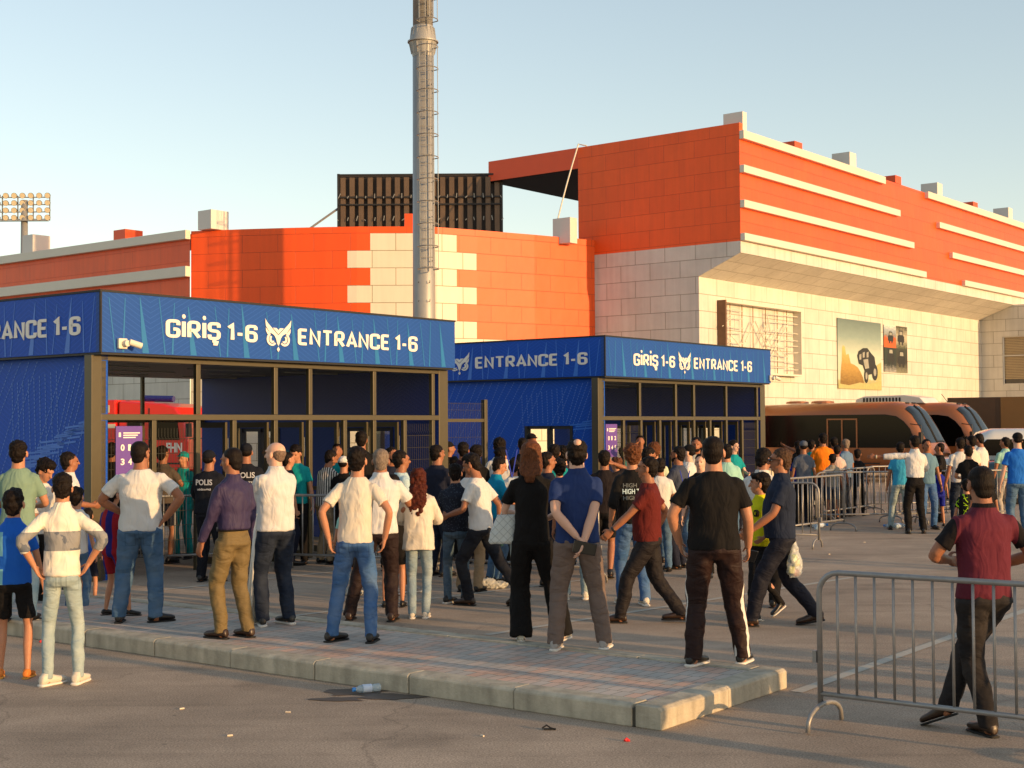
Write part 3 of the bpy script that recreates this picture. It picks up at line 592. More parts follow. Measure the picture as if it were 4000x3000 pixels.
def stroke_text(mb, s, x0, x1, z0, h, place, w=.2):
    """square shouldered sign lettering drawn as thick rounded strokes"""
    adv = []; X = w/2; items = []
    for ch in s:
        if ch == ' ': X += .26; continue
        base = {'İ': 'I', 'Ş': 'S'}.get(ch, ch); gw, st = GL[base]; items.append((X, st, base)); 
        if ch == 'İ': items.append((X, 'dot', base))
        if ch == 'Ş': items.append((X, [[(.24, -.06), (.24, -.20), (.37, -.24), (.34, -.37), (.2, -.37)]], 'x'))
        X += gw+w+.07
    tot = X-.07-w/2; sx = (x1-x0)/tot; ly = 0
    def P2(x, y, o): return place(x0+x*sx, z0+(w/2+y*(1-w))*h, o)
    for X, st, base in items:
        if st == 'dot':
            n = 14; V = [(X+.115*math.cos(k*math.tau/n)*h/sx, 1.34+.115*math.sin(k*math.tau/n)/(1-w)) for k in range(n)]
            mb.add([P2(a, b, .016) for a, b in V]+[P2(a, b, .003) for a, b in V], [tuple(range(n))]+[(i, i+n, (i+1) % n+n, (i+1) % n) for i in range(n)]); continue
        for path in st:
            r = RND.get(base, 0); pts = [path[0]]
            for i in range(1, len(path)-1):
                a, b, c = (Vector(q) for q in path[i-1:i+2]); u = (a-b); v = (c-b); rr_ = min(r, u.length*.49, v.length*.49)
                if rr_ < .02 or abs(u.normalized().dot(v.normalized())) > .5: pts.append(tuple(b)); continue
                u.normalize(); v.normalize()
                for k in range(6): t = k/5; q = (b+u*rr_)*(1-t)**2+b*2*t*(1-t)+(b+v*rr_)*t*t; pts.append(tuple(q))
            pts.append(path[-1]); n = len(pts); L_, R2 = [], []; ww = w/2*.92 if base == 'x' else w/2
            if base in 'AT' and len(path) == 2: ww *= .9
            for i, p in enumerate(pts):
                p = Vector(p); d1 = (Vector(pts[i])-Vector(pts[i-1])).normalized() if i else (Vector(pts[1])-p).normalized(); d2 = (Vector(pts[i+1])-p).normalized() if i < n-1 else d1
                nn = Vector((-d1.y-d2.y, d1.x+d2.x)); nn = nn.normalized() if nn.length > 1e-6 else Vector((-d1.y, d1.x)); k = min(1.9, 1/max(.3, nn.dot(Vector((-d1.y, d1.x)))))
                L_.append(p+nn*ww*k); R2.append(p-nn*ww*k)
            ly += 1; o = .014+(ly % 5)*.0006; V = L_+R2[::-1]; m = len(V)
            fx = lambda q, o_: P2(X+q.x, q.y, o_)
            mb.add([fx(q, o) for q in V]+[fx(q, .003) for q in V], [(i, i+1, m-2-i, m-1-i) for i in range(n-1)]+[(i, i+m, (i+1) % m+m, (i+1) % m) for i in range(m)])
OWL = [ # (outline in unit box 0..10 wide, y up)
 [(0, 10.3), (.25, 7.6), (1.6, 5.4), (3.4, 4.2), (4.1, 3.0), (4.6, 1.0), (5, .2), (5.4, 1.0), (5.9, 3.0), (6.6, 4.2), (8.4, 5.4), (9.75, 7.6), (10, 10.3), (9.2, 8.9), (7.6, 7.1), (5.0, 4.2), (2.4, 7.1), (.8, 8.9)],
 [(2.9, 7.0), (4.3, 7.0), (5, 6.2), (5.7, 7.0), (7.1, 7.0), (5, 4.65)],
 [(5, -.2), (4.45, -1.2), (5, -2.1), (5.55, -1.2)]]
def owl_eye(sgn):
    P = []
    cx, cy = 2.55, 2.6
    for k in range(0, 13): a = R_(115+k*17); P.append((cx+2.0*math.cos(a), cy+2.5*math.sin(a)))
    for k in range(12, -1, -1): a = R_(115+k*17); P.append((cx+1.35*math.cos(a)+.05, cy+1.75*math.sin(a)))
    P2_ = []
    for k in range(0, 11): a = R_(120+k*19); P2_.append((cx+.1+1.1*math.cos(a), cy+.05+1.45*math.sin(a)))
    for k in range(10, -1, -1): a = R_(120+k*19); P2_.append((cx+.35+.6*math.cos(a), cy+.2+.85*math.sin(a)))
    ear = [(.2, 7.0), (.35, 5.5), (.9, 4.4), (2.3, 5.0), (1.3, 5.5)]
    r = [P, P2_, ear]
    return [[(x, y) if sgn > 0 else (10-x, y) for x, y in q][::1 if sgn > 0 else -1] for q in r]
def put_owl(mb, x0, x1, z0, z1, place, mi=0):
    """z0 = beak tip, z1 = ear tips"""
    for q in OWL+owl_eye(1)+owl_eye(-1):
        V = [(x0+(x1-x0)*x/10, z0+(z1-z0)*(y+2.1)/12.4) for x, y in q]; n = len(V)
        mb.add([place(x, z, .017) for x, z in V]+[place(x, z, .004) for x, z in V], [tuple(range(n))]+[(i, i+n, (i+1) % n+n, (i+1) % n) for i in range(n)], mi)
KW_, KD_, ZF0, ZF1 = 7.25, 6.45, 3.0, 3.79
def kiosk(x, y, label, second):
    K = empty('entrance_kiosk', (x, y, 0), TH, label, 'entrance kiosk', 'entrance kiosks')
    fr = lambda X, z, o: (X, -o, z)               # front face placement
    sd_ = lambda Y, z, o: (-o, Y, z)              # left side
    # fascia ring
    for nm, b in (('fascia', (0, KW_, 0, .1)), ('fascia', (0, .1, .1, KD_)), ('fascia', (KW_-.1, KW_, .1, KD_)), ('fascia', (.1, KW_-.1, KD_-.1, KD_))):
        mb = MB(); mb.box(b[0], b[1], b[2], b[3], ZF0, ZF1); f = mb.build(nm, M_fas if b[3] == .1 and b[0] == 0 and b[1] == KW_ else M_side, K)
        if b == (0, KW_, 0, .1): FF = f
        if b == (0, .1, .1, KD_): FS = f
    mb = MB(); mb.box(-.012, KW_+.012, -.012, KD_+.012, ZF1+.002, ZF1+.03); mb.box(-.012, .012, -.014, -.001, ZF0, ZF1); mb.box(-.014, -.001, -.014, .014, ZF0, ZF1)
    mb.box(.11, KW_-.11, .11, KD_-.11, ZF1-.1, ZF1-.002); mb.build('roof', M_darkseal, K)
    mb = MB(); mb.box(.02, KW_-.02, .02, KD_-.02, ZF0-.03, ZF0-.002); mb.build('ceiling', M_ceil, K)
    mb = MB(); rr = random.Random(4)
    for i in range(4):
        for j in range(3): mb.box(1.0+j*2.1+.5*(i % 2), 2.3+j*2.1+.5*(i % 2), 1.2+i*1.35, 1.26+i*1.35, ZF0-.05, ZF0-.032)
    mb.build('ceiling_light', M_strip, K)
    # printed graphics
    mb = MB(); rr = random.Random(9)
    def spikes(place, L):
        x = .12
        while x < L-.3:
            for (dx, w0, w1, lean) in ((0, .012, .02, .10), (.26, .012, .03, -.04), (.50, .010, .11, .05)):
                X = x+dx
                if X+w1+.15 > L: continue
                lw_ = w0 if dx < .4 else w0*1.2
                z1 = ZF1-rr.uniform(.02, .12)
                mb.add([place(X, z1, .003), place(X+lw_, z1, .003), place(X+lean+w1, ZF0+.01, .003), place(X+lean, ZF0+.01, .003)], [(0, 3, 2, 1)])
            x += .98 if rr.random() < .5 else .82
    spikes(fr, KW_); mb.build('printed_spikes', M_teal, FF); mb = MB(); spikes(sd_, KD_); mb.build('printed_spikes', M_streak, FS)
    sp = lambda Y, z, o: (-o, KD_-Y, z)
    for fa, pl, t_ in ((FF, fr, (('GİRİŞ 1-6', 1.05, 2.72), ('ENTRANCE 1-6', 3.53, 6.26), (2.87, 3.39))), (FS, sp, (('ENTRANCE 1-6', KD_-3.34, KD_-.42), ('GİRİŞ 1-6', KD_-5.9, KD_-4.2), (KD_-4.05, KD_-3.5)))):
        for s_, a_, b_ in t_[:2]: mb = MB(); stroke_text(mb, s_, a_, b_, 3.235, .262, pl); mb.build('lettering', M_letter, fa)
        mb = MB(); put_owl(mb, t_[2][0], t_[2][1], 3.12, 3.60, pl); mb.build('owl_emblem', M_letter, fa)
    # side walls with openings
    def wall(xo, xi, holes, mo, mi_):
        ys = sorted({.17, KD_-.17}|{h[0] for h in holes}|{h[1] for h in holes}); mb = MB()
        for a, b in zip(ys, ys[1:]):
            hz = [h for h in holes if h[0] <= a and b <= h[1]]
            for (z0, z1) in ([(0, hz[0][2]), (hz[0][3], 2.968)] if hz else [(0, 2.968)]):
                mb.box(min(xo, xi), max(xo, xi), a, b, z0, z1, 0)
        W = mb.build('side_wall', mo, K); mb = MB()
        lx = xi+(.004 if xi > xo else -.004)
        for a, b in zip(ys, ys[1:]):
            hz = [h for h in holes if h[0] <= a and b <= h[1]]
            for (z0, z1) in ([(0, hz[0][2]), (hz[0][3], 2.968)] if hz else [(0, 2.968)]): mb.quad((lx, a, z0), (lx, b, z0), (lx, b, z1), (lx, a, z1))
        mb.build('inner_lining', mi_, W)
        for h in holes:
            mb = MB(); X = (xo+xi)/2; w_ = .085
            for (p, q) in (((h[0], h[2]), (h[1], h[2])), ((h[0], h[3]), (h[1], h[3])), ((h[0], h[2]), (h[0], h[3])), ((h[1], h[2]), (h[1], h[3])), (((h[0]+h[1])/2, h[2]), ((h[0]+h[1])/2, h[3]))):
                mb.beam((X, p[0], p[1]), (X, q[0], q[1]), .07, abs(xo-xi)+.03)
            wn_ = mb.build('window_frame', M_darkseal, W)
            mb = MB(); mb.quad((X, h[0], h[2]), (X, h[1], h[2]), (X, h[1], h[3]), (X, h[0], h[3])); mb.build('pane', M_pane, wn_)
        return W
    WLf = wall(.14, .24, [(.93, 2.09, .95, 2.0)] if second else [], M_side, M_inner)
    wall(KW_-.14, KW_-.24, [(1.25, 2.4, .95, 1.99), (4.1, 5.15, .95, 1.99)], M_side, M_inner)
    # dashes printed on the left wall
    mb = MB(); rr = random.Random(21)
    hole = (.9, 2.12, .9, 2.05) if second else None
    def dash(y0, z0, y1, z1, w=.010, gap=.055):
        L_ = math.hypot(y1-y0, z1-z0); n = int(L_/gap)
        for i in range(n):
            t0, t1 = i/n, (i+.62)/n; a = (y0+(y1-y0)*t0, z0+(z1-z0)*t0); b = (y0+(y1-y0)*t1, z0+(z1-z0)*t1)
            if hole and hole[0] < a[0] < hole[1] and hole[2] < a[1] < hole[3]: continue
            mb.add([(.136, a[0]-w, a[1]), (.136, a[0]+w, a[1]), (.136, b[0]+w, b[1]), (.136, b[0]-w, b[1])], [(0, 1, 2, 3)])
    for i in range(16):
        y = .25+i*.13; dash(y, 2.93-.02*i, y+.45*(1 if i < 7 else -.6)+.2, 1.2+rr.uniform(-.3, .5))
    for i in range(22):
        y = 1.6+i*.2; dash(y, 2.93, y+1.0, 1.0+rr.uniform(0, .5))
    mb.build('printed_dashes', M_dash, WLf)
    mb = MB()
    for i in range(15):
        y = .3+i*.17; z = 2.12-i*.058-.0035*i*i*.5
        if y+.5 > KD_-.2: break
        for q in range(3):
            zz = z-q*.045; a, b = y+rr.uniform(-.1, .1), y+rr.uniform(.3, .55)
            if hole and a < hole[1] and b > hole[0] and hole[2] < zz < hole[3]: continue
            mb.add([(.1355, a, zz), (.1355, b, zz-.035), (.1355, b, zz-.062), (.1355, a, zz-.027)], [(0, 1, 2, 3)])
    mb.build('printed_streaks', M_streak, WLf)
    # posts and frames of the front
    fy = .17
    def bar(x0, x1, z0, z1, y0=fy, y1=fy+.07, nm='mullion', m=M_bronze, par=K, bev=.004):
        b = MB(); b.box(x0, x1, y0, y1, z0, z1); return b.build(nm, m, par, bevel=bev)
    for px, py in ((.0, .17), (KW_-.22, .17), (.0, KD_-.33), (KW_-.22, KD_-.33)):
        b = MB(); b.box(px-.02, px+.138 if px < 1 else px+.22, py-.01, py+.15, 0, 2.966); b.box(px-.05, px+.138 if px < 1 else px+.25, py-.04, py+.18, 0, .012); b.build('corner_post', M_bronze, K, bevel=.004)
    X0, X1 = .14, KW_-.22
    bar(X0, X1, 2.90, 2.966, nm='header'); bar(X0, X1, 2.11, 2.19, y0=fy-.004, nm='transom')
    um = [.14, 1.74, 3.22, 3.94, 5.38, 6.84]; lm = [.14, .97, 1.74, 2.41, 3.22, 3.94, 4.70, 5.38, 6.12, 6.84]
    if second: um = [.14, 1.55, 3.03, 3.82, 5.31, 6.84]; lm = [.14, .92, 1.60, 2.36, 3.03, 3.82, 4.55, 5.31, 6.08, 6.84]
    for xx in um: bar(xx, xx+.075, 2.192, 2.898)
    for a, b in zip(um, um[1:]):
        g_ = MB(); g_.quad((a+.075, fy+.035, 2.19), (b, fy+.035, 2.19), (b, fy+.035, 2.9), (a+.075, fy+.035, 2.9)); g_.build('pane', M_pane, K)
    for xx in lm: bar(xx, xx+.075, 0, 2.108)
    # wire mesh panels
    def wire(xa, xb, z0, z1, yy):
        b = MB(); n = int((xb-xa)/.05)
        for i in range(n+1):
            x_ = xa+i*(xb-xa)/n; pts = [(x_, yy, z0)]
            for zz in (z1-.75, z1-.12): pts += [(x_, yy, zz-.06), (x_, yy-.03, zz-.03), (x_, yy, zz)]
            pts.append((x_, yy, z1)); b.tube(pts, .0035, 4)
        z = z0
        while z < z1: b.tube([(xa, yy, z), (xb, yy, z)], .0035, 4); z += .2
        return b.build('mesh_panel', M_mesh, K)
    wire(lm[0]+.08, lm[1], .25, 2.0, fy+.03); wire(lm[-2]+.08, lm[-1], .25, 2.05, fy+.03); wire(lm[1]+.08, lm[2], .25, 2.0, fy+.03)
    # purple notice
    nx = (.36, .79) if not second else (.24, .66)
    b = MB(); b.box(nx[0], nx[1], fy-.02, fy+.0, 1.36, 2.03); pn = b.build('notice_board', M_purple, K, bevel=.004)
    b = MB(); pf = lambda X, z, o: (X, fy-.02-o*.3, z); w_ = nx[1]-nx[0]
    for i, ch in enumerate('012345'):
        xx = nx[0]+w_*(.17+.28*(i % 3)); zz = 1.70-.19*(i//3)
        put_text(b, ch, xx, xx+(.045 if ch == '1' else .062), zz, .085, pf, .03, .006)
    for i in range(3): b.box(nx[0]+w_*.27, nx[0]+w_*(.9-.08*i), fy-.0215, fy-.02, 1.93-i*.03, 1.945-i*.03)
    b.box(nx[0]+w_*.1, nx[0]+w_*.18, fy-.0215, fy-.02, 1.885, 1.945)
    b.build('lettering', M_letter, pn)
    # open door leaves turned inwards
    for xx in (lm[3], lm[4], lm[5], lm[6], lm[7], lm[8]):
        b = MB(); xl = xx-.035; y0, y1 = fy+.08, fy+.78
        b.box(xl-.04, xl, y0, y0+.06, .02, 2.08); b.box(xl-.04, xl, y1-.06, y1, .02, 2.08); b.box(xl-.04, xl, y0+.06, y1-.06, .02, .12); b.box(xl-.04, xl, y0+.06, y1-.06, 2.0, 2.08); b.box(xl-.04, xl, y0+.06, y1-.06, 1.0, 1.06)
        d = b.build('door_leaf', M_bronze, K); b = MB(); b.tube([(xl+.04, y0+.03, 1.55), (xl+.04, y0+.03, 1.85)], .012, 6); b.build('handle', M_galv, d)
        b = MB(); b.quad((xl-.02, y0, .1), (xl-.02, y1, .1), (xl-.02, y1, 2.0), (xl-.02, y0, 2.0)); b.build('pane', M_pane, d)
    # rear frame
    yr = KD_-.25
    bar(X0, X1, 2.11, 2.17, y0=yr, y1=yr+.06, nm='transom')
    for xx in (1.9, 3.7, 5.5): bar(xx, xx+.06, 0, 2.966, y0=yr+.001, y1=yr+.062)
    # security camera
    cx_, cy_ = (.32, -.005) if not second else (KW_-.05, -.005)
    b = MB(); b.box(cx_-.07, cx_+.07, cy_-.05, cy_+.0, 3.03+.02, 3.19); b.tube([(cx_+.02, cy_-.05, 3.12), (cx_+.02, cy_-.12, 3.12)], .045, 12)
    cam_ = b.build('security_camera', M_plainwhite, K, bevel=.012); b = MB(); b.tube([(cx_+.05, cy_-.11, 3.14), (cx_+.20, cy_-.17, 3.09)], .042, 14); b.tube([(cx_+.20, cy_-.17, 3.09), (cx_+.205, cy_-.172, 3.088)], .03, 14, 1); b.build('camera_barrel', [M_plainwhite, M_black], cam_)
    return K
K1 = kiosk(-5.369, 18.283, 'blue entrance kiosk on the left with fire engine seen through its glazed front', False)
K2 = kiosk(1.872, 28.155, 'smaller looking blue entrance kiosk farther back beside the brown minibus', True)
# gate fence between the kiosks
GF = empty('mesh_gate', Vector((-5.369, 18.283, 0))+dF*7.27+dS*1.0, TH, 'tall bronze post and wire mesh gate closing the gap behind the nearer kiosk', 'gate')
b = MB(); b.box(2.0, 2.09, -.045, .045, 0, 2.5); b.build('post', M_bronze, GF, bevel=.004)
b = MB(); b.box(.0, 2.0, -.03, .03, 2.08, 2.14); b.build('rail', M_bronze, GF); b = MB(); b.box(.0, 2.0, -.03, .03, 1.0, 1.04); b.build('rail', M_bronze, GF)
b = MB()
for i in range(40): b.tube([(.03+i*.05, 0, .1), (.03+i*.05, 0, 2.44)], .0035, 4)
for z in (.3, .6, .9, 1.2, 1.5, 1.8, 2.3, 2.42): b.tube([(0, 0, z), (2, 0, z)], .0035, 4)
b.build('mesh_panel', M_mesh, GF)

# ================================================================ vehicles
M_busp = mat('bronze_brown_bus_paint', (152, 94, 54), .36, metal=.3, var=.05, vscale=1, coat=.4); M_busg = mat('black_tinted_glass', (12, 9, 8), .08, spec=.28)
M_tyre = mat('tyre_rubber', (24, 23, 22), .85); M_rim = mat('wheel_rim', (130, 128, 124), .35, metal=.7)
M_shield = mat('windscreen_glass', (26, 30, 32), .1, spec=.35)
def shell(stations, seg=36):
    """rings (x, halfwidth, z0, z1, radius_top, radius_bottom) -> point function"""
    xs = [s[0] for s in stations]
    def ring(i_f):
        i = min(int(i_f), len(stations)-2); t = i_f-i; return [a+(b-a)*t for a, b in zip(stations[i], stations[i+1])]
    def pt(i_f, k, off=0):
        x, hw, z0, z1, rt, rb = ring(i_f); a = k*math.tau
        cy, cz = math.cos(a), math.sin(a); zc = (z0+z1)/2; hh = (z1-z0)/2
        n = 5.0; r = (abs(cy)**n+abs(cz)**n)**(-1/n); y = (hw+off)*cy*r; z = zc+(hh+off)*cz*r
        if z > zc: y *= 1-rt*((z-zc)/hh)**3
        return (x, y, z)
    return pt
def vehicle_body(mb, stations, seg=40, mi=0):
    pt = shell(stations); vs = [pt(i, k/seg) for i in range(len(stations)) for k in range(seg)]; n = len(stations)
    fs = [(i*seg+k, i*seg+(k+1) % seg, (i+1)*seg+(k+1) % seg, (i+1)*seg+k) for i in range(n-1) for k in range(seg)]
    fs += [tuple(range(seg)), tuple((n-1)*seg+k for k in range(seg-1, -1, -1))]
    mb.add(vs, fs, mi); return pt
def wheel(parent, x, y, r=.38, w=.24):
    b = MB(); b.tube([(x, y-w/2, r), (x, y-w/2+.03, r), (x, y+w/2-.03, r), (x, y+w/2, r)], [r-.03, r, r, r-.03], 24)
    o = b.build('wheel', M_tyre, parent, smooth=False); b = MB(); s = -1 if y < 0 else 1
    b.tube([(x, y+s*(w/2-.02), r), (x, y+s*(w/2+.012), r)], [r*.62, r*.55], 18); b.build('rim', M_rim, o)
def bus(loc, rz, label, ac=False, L=7.0, vis=True):
    B = empty('minibus', loc, rz, label, 'minibus', 'brown minibuses parked by the stadium')
    h = L/2; st = [(-h, .85, .5, 2.45, .06, 0), (-h+.06, .98, .36, 2.62, .06, 0), (-h+.3, 1.02, .32, 2.72, .06, 0), (h-2.4, 1.02, .32, 2.78, .06, 0), (h-1.5, 1.02, .32, 2.78, .06, 0), (h-1.08, 1.02, .32, 2.71, .07, 0), (h-.74, 1.01, .32, 2.42, .08, 0), (h-.46, 1.0, .32, 1.95, .08, 0), (h-.2, .99, .32, 1.42, .06, 0), (h-.06, .97, .34, 1.2, .04, 0), (h, .88, .42, 1.0, .04, 0)]
    b = MB(); pt = vehicle_body(b, st); bo = b.build('body', M_busp, B, smooth=True)
    # side glass, follows the side
    for s in (-1, 1):
        b = MB(); Y = s*1.03
        prof = [(-h+.25, 1.18), (h-.5, 1.18), (h-.55, 1.45), (h-.72, 1.85), (h-.94, 2.1), (h-1.2, 2.27), (h-1.6, 2.33), (-h+.4, 2.33), (-h+.25, 2.2)]
        b.prism([(x, z) for x, z in prof], 'y', Y-.012, Y+.012); w_ = b.build('side_window', M_busg, B, bevel=.01)
    b = MB(); ns, nk = 10, 12
    for pane_ in (0,):
        vs = [pt(5.35+i/ns*3.0, .25+(j/nk-.5)*.236, .012) for i in range(ns+1) for j in range(nk+1)]
        b.add(vs, [(i*(nk+1)+j, (i+1)*(nk+1)+j, (i+1)*(nk+1)+j+1, i*(nk+1)+j+1) for i in range(ns) for j in range(nk)])
    ws = b.build('windscreen', M_shield, B, smooth=True)
    b = MB(); vs = [pt(5.3+i/ns*3.1, .25, .02) for i in range(ns+1)]; b.tube(vs, .035, 5); b.build('pillar', M_darkseal, ws)
    b = MB(); b.tube([pt(8.2, .25+q*.02, .03) for q in range(-5, 1)], .02, 5); b.tube([pt(8.2-q*.28, .24+q*.006, .03) for q in range(6)], .014, 5); b.build('wiper', M_darkseal, ws)
    b = MB()
    for dk in (-.045, .045): b.tube([pt(4.95, .25+dk-.02, .008), pt(4.95, .25+dk+.02, .008)], .035, 6)
    b.build('roof_vent', M_darkseal, bo)
    for s in (-1, 1): wheel(B, -h+1.5, s*.92); wheel(B, h-1.15, s*.92)
    b = MB(); b.box(-h+1.2, h-1.8, -1.035, -1.028, .62, .66); b.box(h-.9, h-.02, -1.045, -1.02, .62, .95); b.build('side_trim', M_darkseal, B)
    # door frame on the near side
    b = MB(); xd = -.25
    for x_ in (xd, xd+.55, xd+1.1): b.box(x_, x_+.05, -1.075, -1.045, .45, 2.2)
    b.box(xd, xd+1.1, -1.07, -1.046, 2.15, 2.2); b.build('door', M_busp, B)
    b = MB(); b.tube([(h-.7, -1.02, 2.0), (h-.25, -1.22, 1.95), (h-.22, -1.25, 1.7)], .018, 6); b.build('mirror_arm', M_darkseal, B)
    b = MB(); b.box(h-.30, h-.18, -1.36, -1.14, 1.32, 1.72); b.build('mirror', M_darkseal, B, bevel=.03)
    for s in (-1, 1):
        b = MB(); b.tube([(h-.04, s*.7, .8), (h+.02, s*.7, .8)], [.14, .12], 14); b.build('headlight', M_rim, B)
    for x_ in ([-1.9, -.9] if not ac else []):
        b = MB(); b.tube([(x_, 0, 2.76), (x_, 0, 2.83), (x_, 0, 2.86)], [.42, .4, .25], 16); b.build('roof_hatch', M_busp, B, smooth=False)
    if ac:
        b = MB(); b.prism([(-1.5, 2.76), (-1.45, 2.95), (-1.1, 3.06), (.5, 3.08), (1.1, 2.98), (1.3, 2.76)], 'y', -.7, .7); a_ = b.build('air_conditioner', mat('white_fibreglass', (214, 212, 206), .4, var=.03), B, bevel=.03)
        b = MB()
        for i in range(12): b.box(-1.15+i*.13, -1.08+i*.13, -.712, -.702, 2.83, 2.99)
        b.build('grille', M_darkseal, a_)
        b = MB(); b.tube([(1.9, 0, 2.76), (1.65, 0, 3.1)], .012, 5); b.build('aerial', M_darkseal, B)
    return B
bz = math.radians(-38)
bus((11.95, 50.2, 0), bz, 'brown minibus nearest the right hand kiosk, its side door open')
bus((14.7, 53.2, 0), bz-.02, 'brown minibus with white air conditioner on its roof, behind the front one', ac=True)
bus((17.6, 63.5, 0), bz, 'far brown minibus by the dark site cabin, mostly hidden')
# cabin at the far right
CB = empty('site_cabin', (21.6, 63.0, 0), math.radians(-30), 'dark brown flat sided cabin standing by the stadium wall', 'cabin')
b = MB(); b.box(-2.0, .33, 0, 3, 0, 3.18); b.build('wall', mat('dark_brown_sheet', (64, 48, 36), .6, var=.15, vscale=3), CB); b = MB(); b.box(.335, 4, -.02, 3, 0, 3.18); b.build('door', mat('ochre_sheet', (112, 84, 46), .6, var=.1, vscale=2), CB)
# wall rail on the side wing
b = MB(); b.tube([WP(.2, 2.95, -.25), WP(6, 2.95, -.25)], .03, 6)
for t in (.9, 3.2, 5.5): b.tube([WP(t, 2.95, -.25), WP(t, 2.75, -.02)], .02, 5)
b.build('wall_rail', M_darkseal, ST)
def car(loc, rz, paint, label, cat, suv=True, L=4.7):
    V = empty('parked_'+cat.split()[-1], loc, rz, label, cat); h = L/2; zr = 1.86 if suv else 1.45
    st = [(-h, .78, .5, .95, .03, 0), (-h+.1, .88, .35, 1.05, .03, 0), (-h+1.0, .92, .3, 1.1, .03, 0), (h-.6, .92, .3, 1.12, .03, 0), (h-.08, .9, .35, 1.05, .03, 0), (h, .8, .45, .95, .03, 0)]
    b = MB(); vehicle_body(b, st); b.build('body', paint, V, smooth=True)
    x0, x1 = -h+1.35, h-.15 if suv else h-.7
    s2 = [(x0-.35, .8, .95, 1.0, .1, 0), (x0, .8, .95, 1.3, .1, 0), (x0+.35, .81, .95, zr-.1, .12, 0), (x0+.7, .81, .95, zr, .12, 0), (x1-.4, .81, .95, zr, .12, 0), (x1-.15, .8, .95, zr-.12, .12, 0), (x1, .78, .95, 1.2, .1, 0)]
    b = MB(); vehicle_body(b, s2); b.build('cabin', paint, V, smooth=True)
    for s in (-1, 1):
        b = MB(); b.prism([(x0+.1, 1.15), (x1-.25, 1.15), (x1-.4, zr-.28), (x0+.5, zr-.28)], 'y', s*.80-.03, s*.80+.03); b.build('side_window', M_busg, V, bevel=.02)
        wheel(V, -h+.85, s*.82, .34, .22); wheel(V, h-.85, s*.82, .34, .22)
    b = MB(); b.prism([(-.68, 1.18), (.68, 1.18), (.6, zr-.26), (-.6, zr-.26)], 'x', x1-.05, x1+.02); b.build('rear_window', M_busg, V, bevel=.02)
    b = MB(); b.prism([(-.7, 1.05), (.7, 1.05), (.6, zr-.2), (-.6, zr-.2)], 'x', x0-.0, x0+.03); b.build('windscreen', M_busg, V)
    return V
car((13.3, 37.6, 0), math.radians(-12), mat('white_car_paint', (214, 212, 206), .25, var=.02, coat=.6), 'white van with a black side window parked at the right edge', 'van', L=5.0)
car((14.0, 35.2, 0), math.radians(-8), mat('dark_teal_car_paint', (34, 58, 66), .25, var=.05, coat=.6), 'dark teal car in front of the white van, half hidden by people', 'car', suv=False)
# fire engine seen through the nearer kiosk
FE = empty('fire_engine', (-10.9, 42.5, 0), math.radians(-14), 'red fire engine with a white stripe and blue light bar, seen through the left kiosk', 'fire engine')
M_fire = mat('fire_red_paint', (216, 26, 18), .3, var=.04, coat=.4); M_blue = mat('blue_light_cover', (30, 30, 110), .2)
b = MB(); b.box(-4.6, -.55, -1.2, 1.2, .9, 2.86); b.build('body', M_fire, FE, bevel=.05)
b = MB(); b.box(-4.4, -.75, -1.215, -1.202, 2.48, 2.7); b.box(-4.6, -.56, -1.215, -1.202, 2.02, 2.14); b.build('locker_panel', mat('pale_aluminium', (205, 196, 170), .4, metal=.2), FE)
b = MB(); b.prism([(-.5, .75), (1.72, .75), (1.75, 1.6), (1.62, 2.3), (1.35, 2.62), (.9, 2.74), (-.4, 2.82), (-.5, 2.78)], 'y', -1.15, 1.15); cabf = b.build('cab', M_fire, FE, bevel=.06)
b = MB(); b.prism([(-.2, 1.72), (.32, 1.72), (.32, 2.42), (-.2, 2.42)], 'y', -1.17, -1.14); b.prism([(.68, 1.66), (1.5, 1.66), (1.42, 2.3), (1.3, 2.42), (.68, 2.42)], 'y', -1.17, -1.14); b.build('side_window', M_busg, FE, bevel=.02)
b = MB(); b.quad((1.74, -1.0, 1.68), (1.74, 1.0, 1.68), (1.5, .95, 2.42), (1.5, -.95, 2.42)); b.build('windscreen', M_shield, FE)
b = MB(); b.tube([(.1, -.75, 2.9), (1.1, -.75, 2.87)], .1, 10); b.build('light_bar', M_blue, FE)
b = MB(); b.box(-.5, 1.7, -1.165, -1.152, .95, 1.0); b.box(.5, .53, -1.165, -1.152, .8, 2.6); b.box(.75, .9, -1.17, -1.152, 1.35, 1.45); b.box(-.55, 1.8, -1.16, 1.16, .5, .74); b.build('trim', M_darkseal, FE)
b = MB(); put_text(b, 'FHN', 1.08, 1.58, 1.30, .28, lambda X, z, o: (X, -1.152-o, z), .03); b.build('lettering', M_letter, FE)
b = MB(); b.tube([(1.6, -1.1, 2.35), (1.9, -1.35, 2.3), (1.9, -1.35, 1.9)], .02, 6); b.box(1.86, 1.96, -1.5, -1.3, 1.75, 2.15); b.build('mirror', M_darkseal, FE)
for s in (-1, 1): wheel(FE, -3.4, s*1.0, .5, .3); wheel(FE, .9, s*1.0, .5, .3)

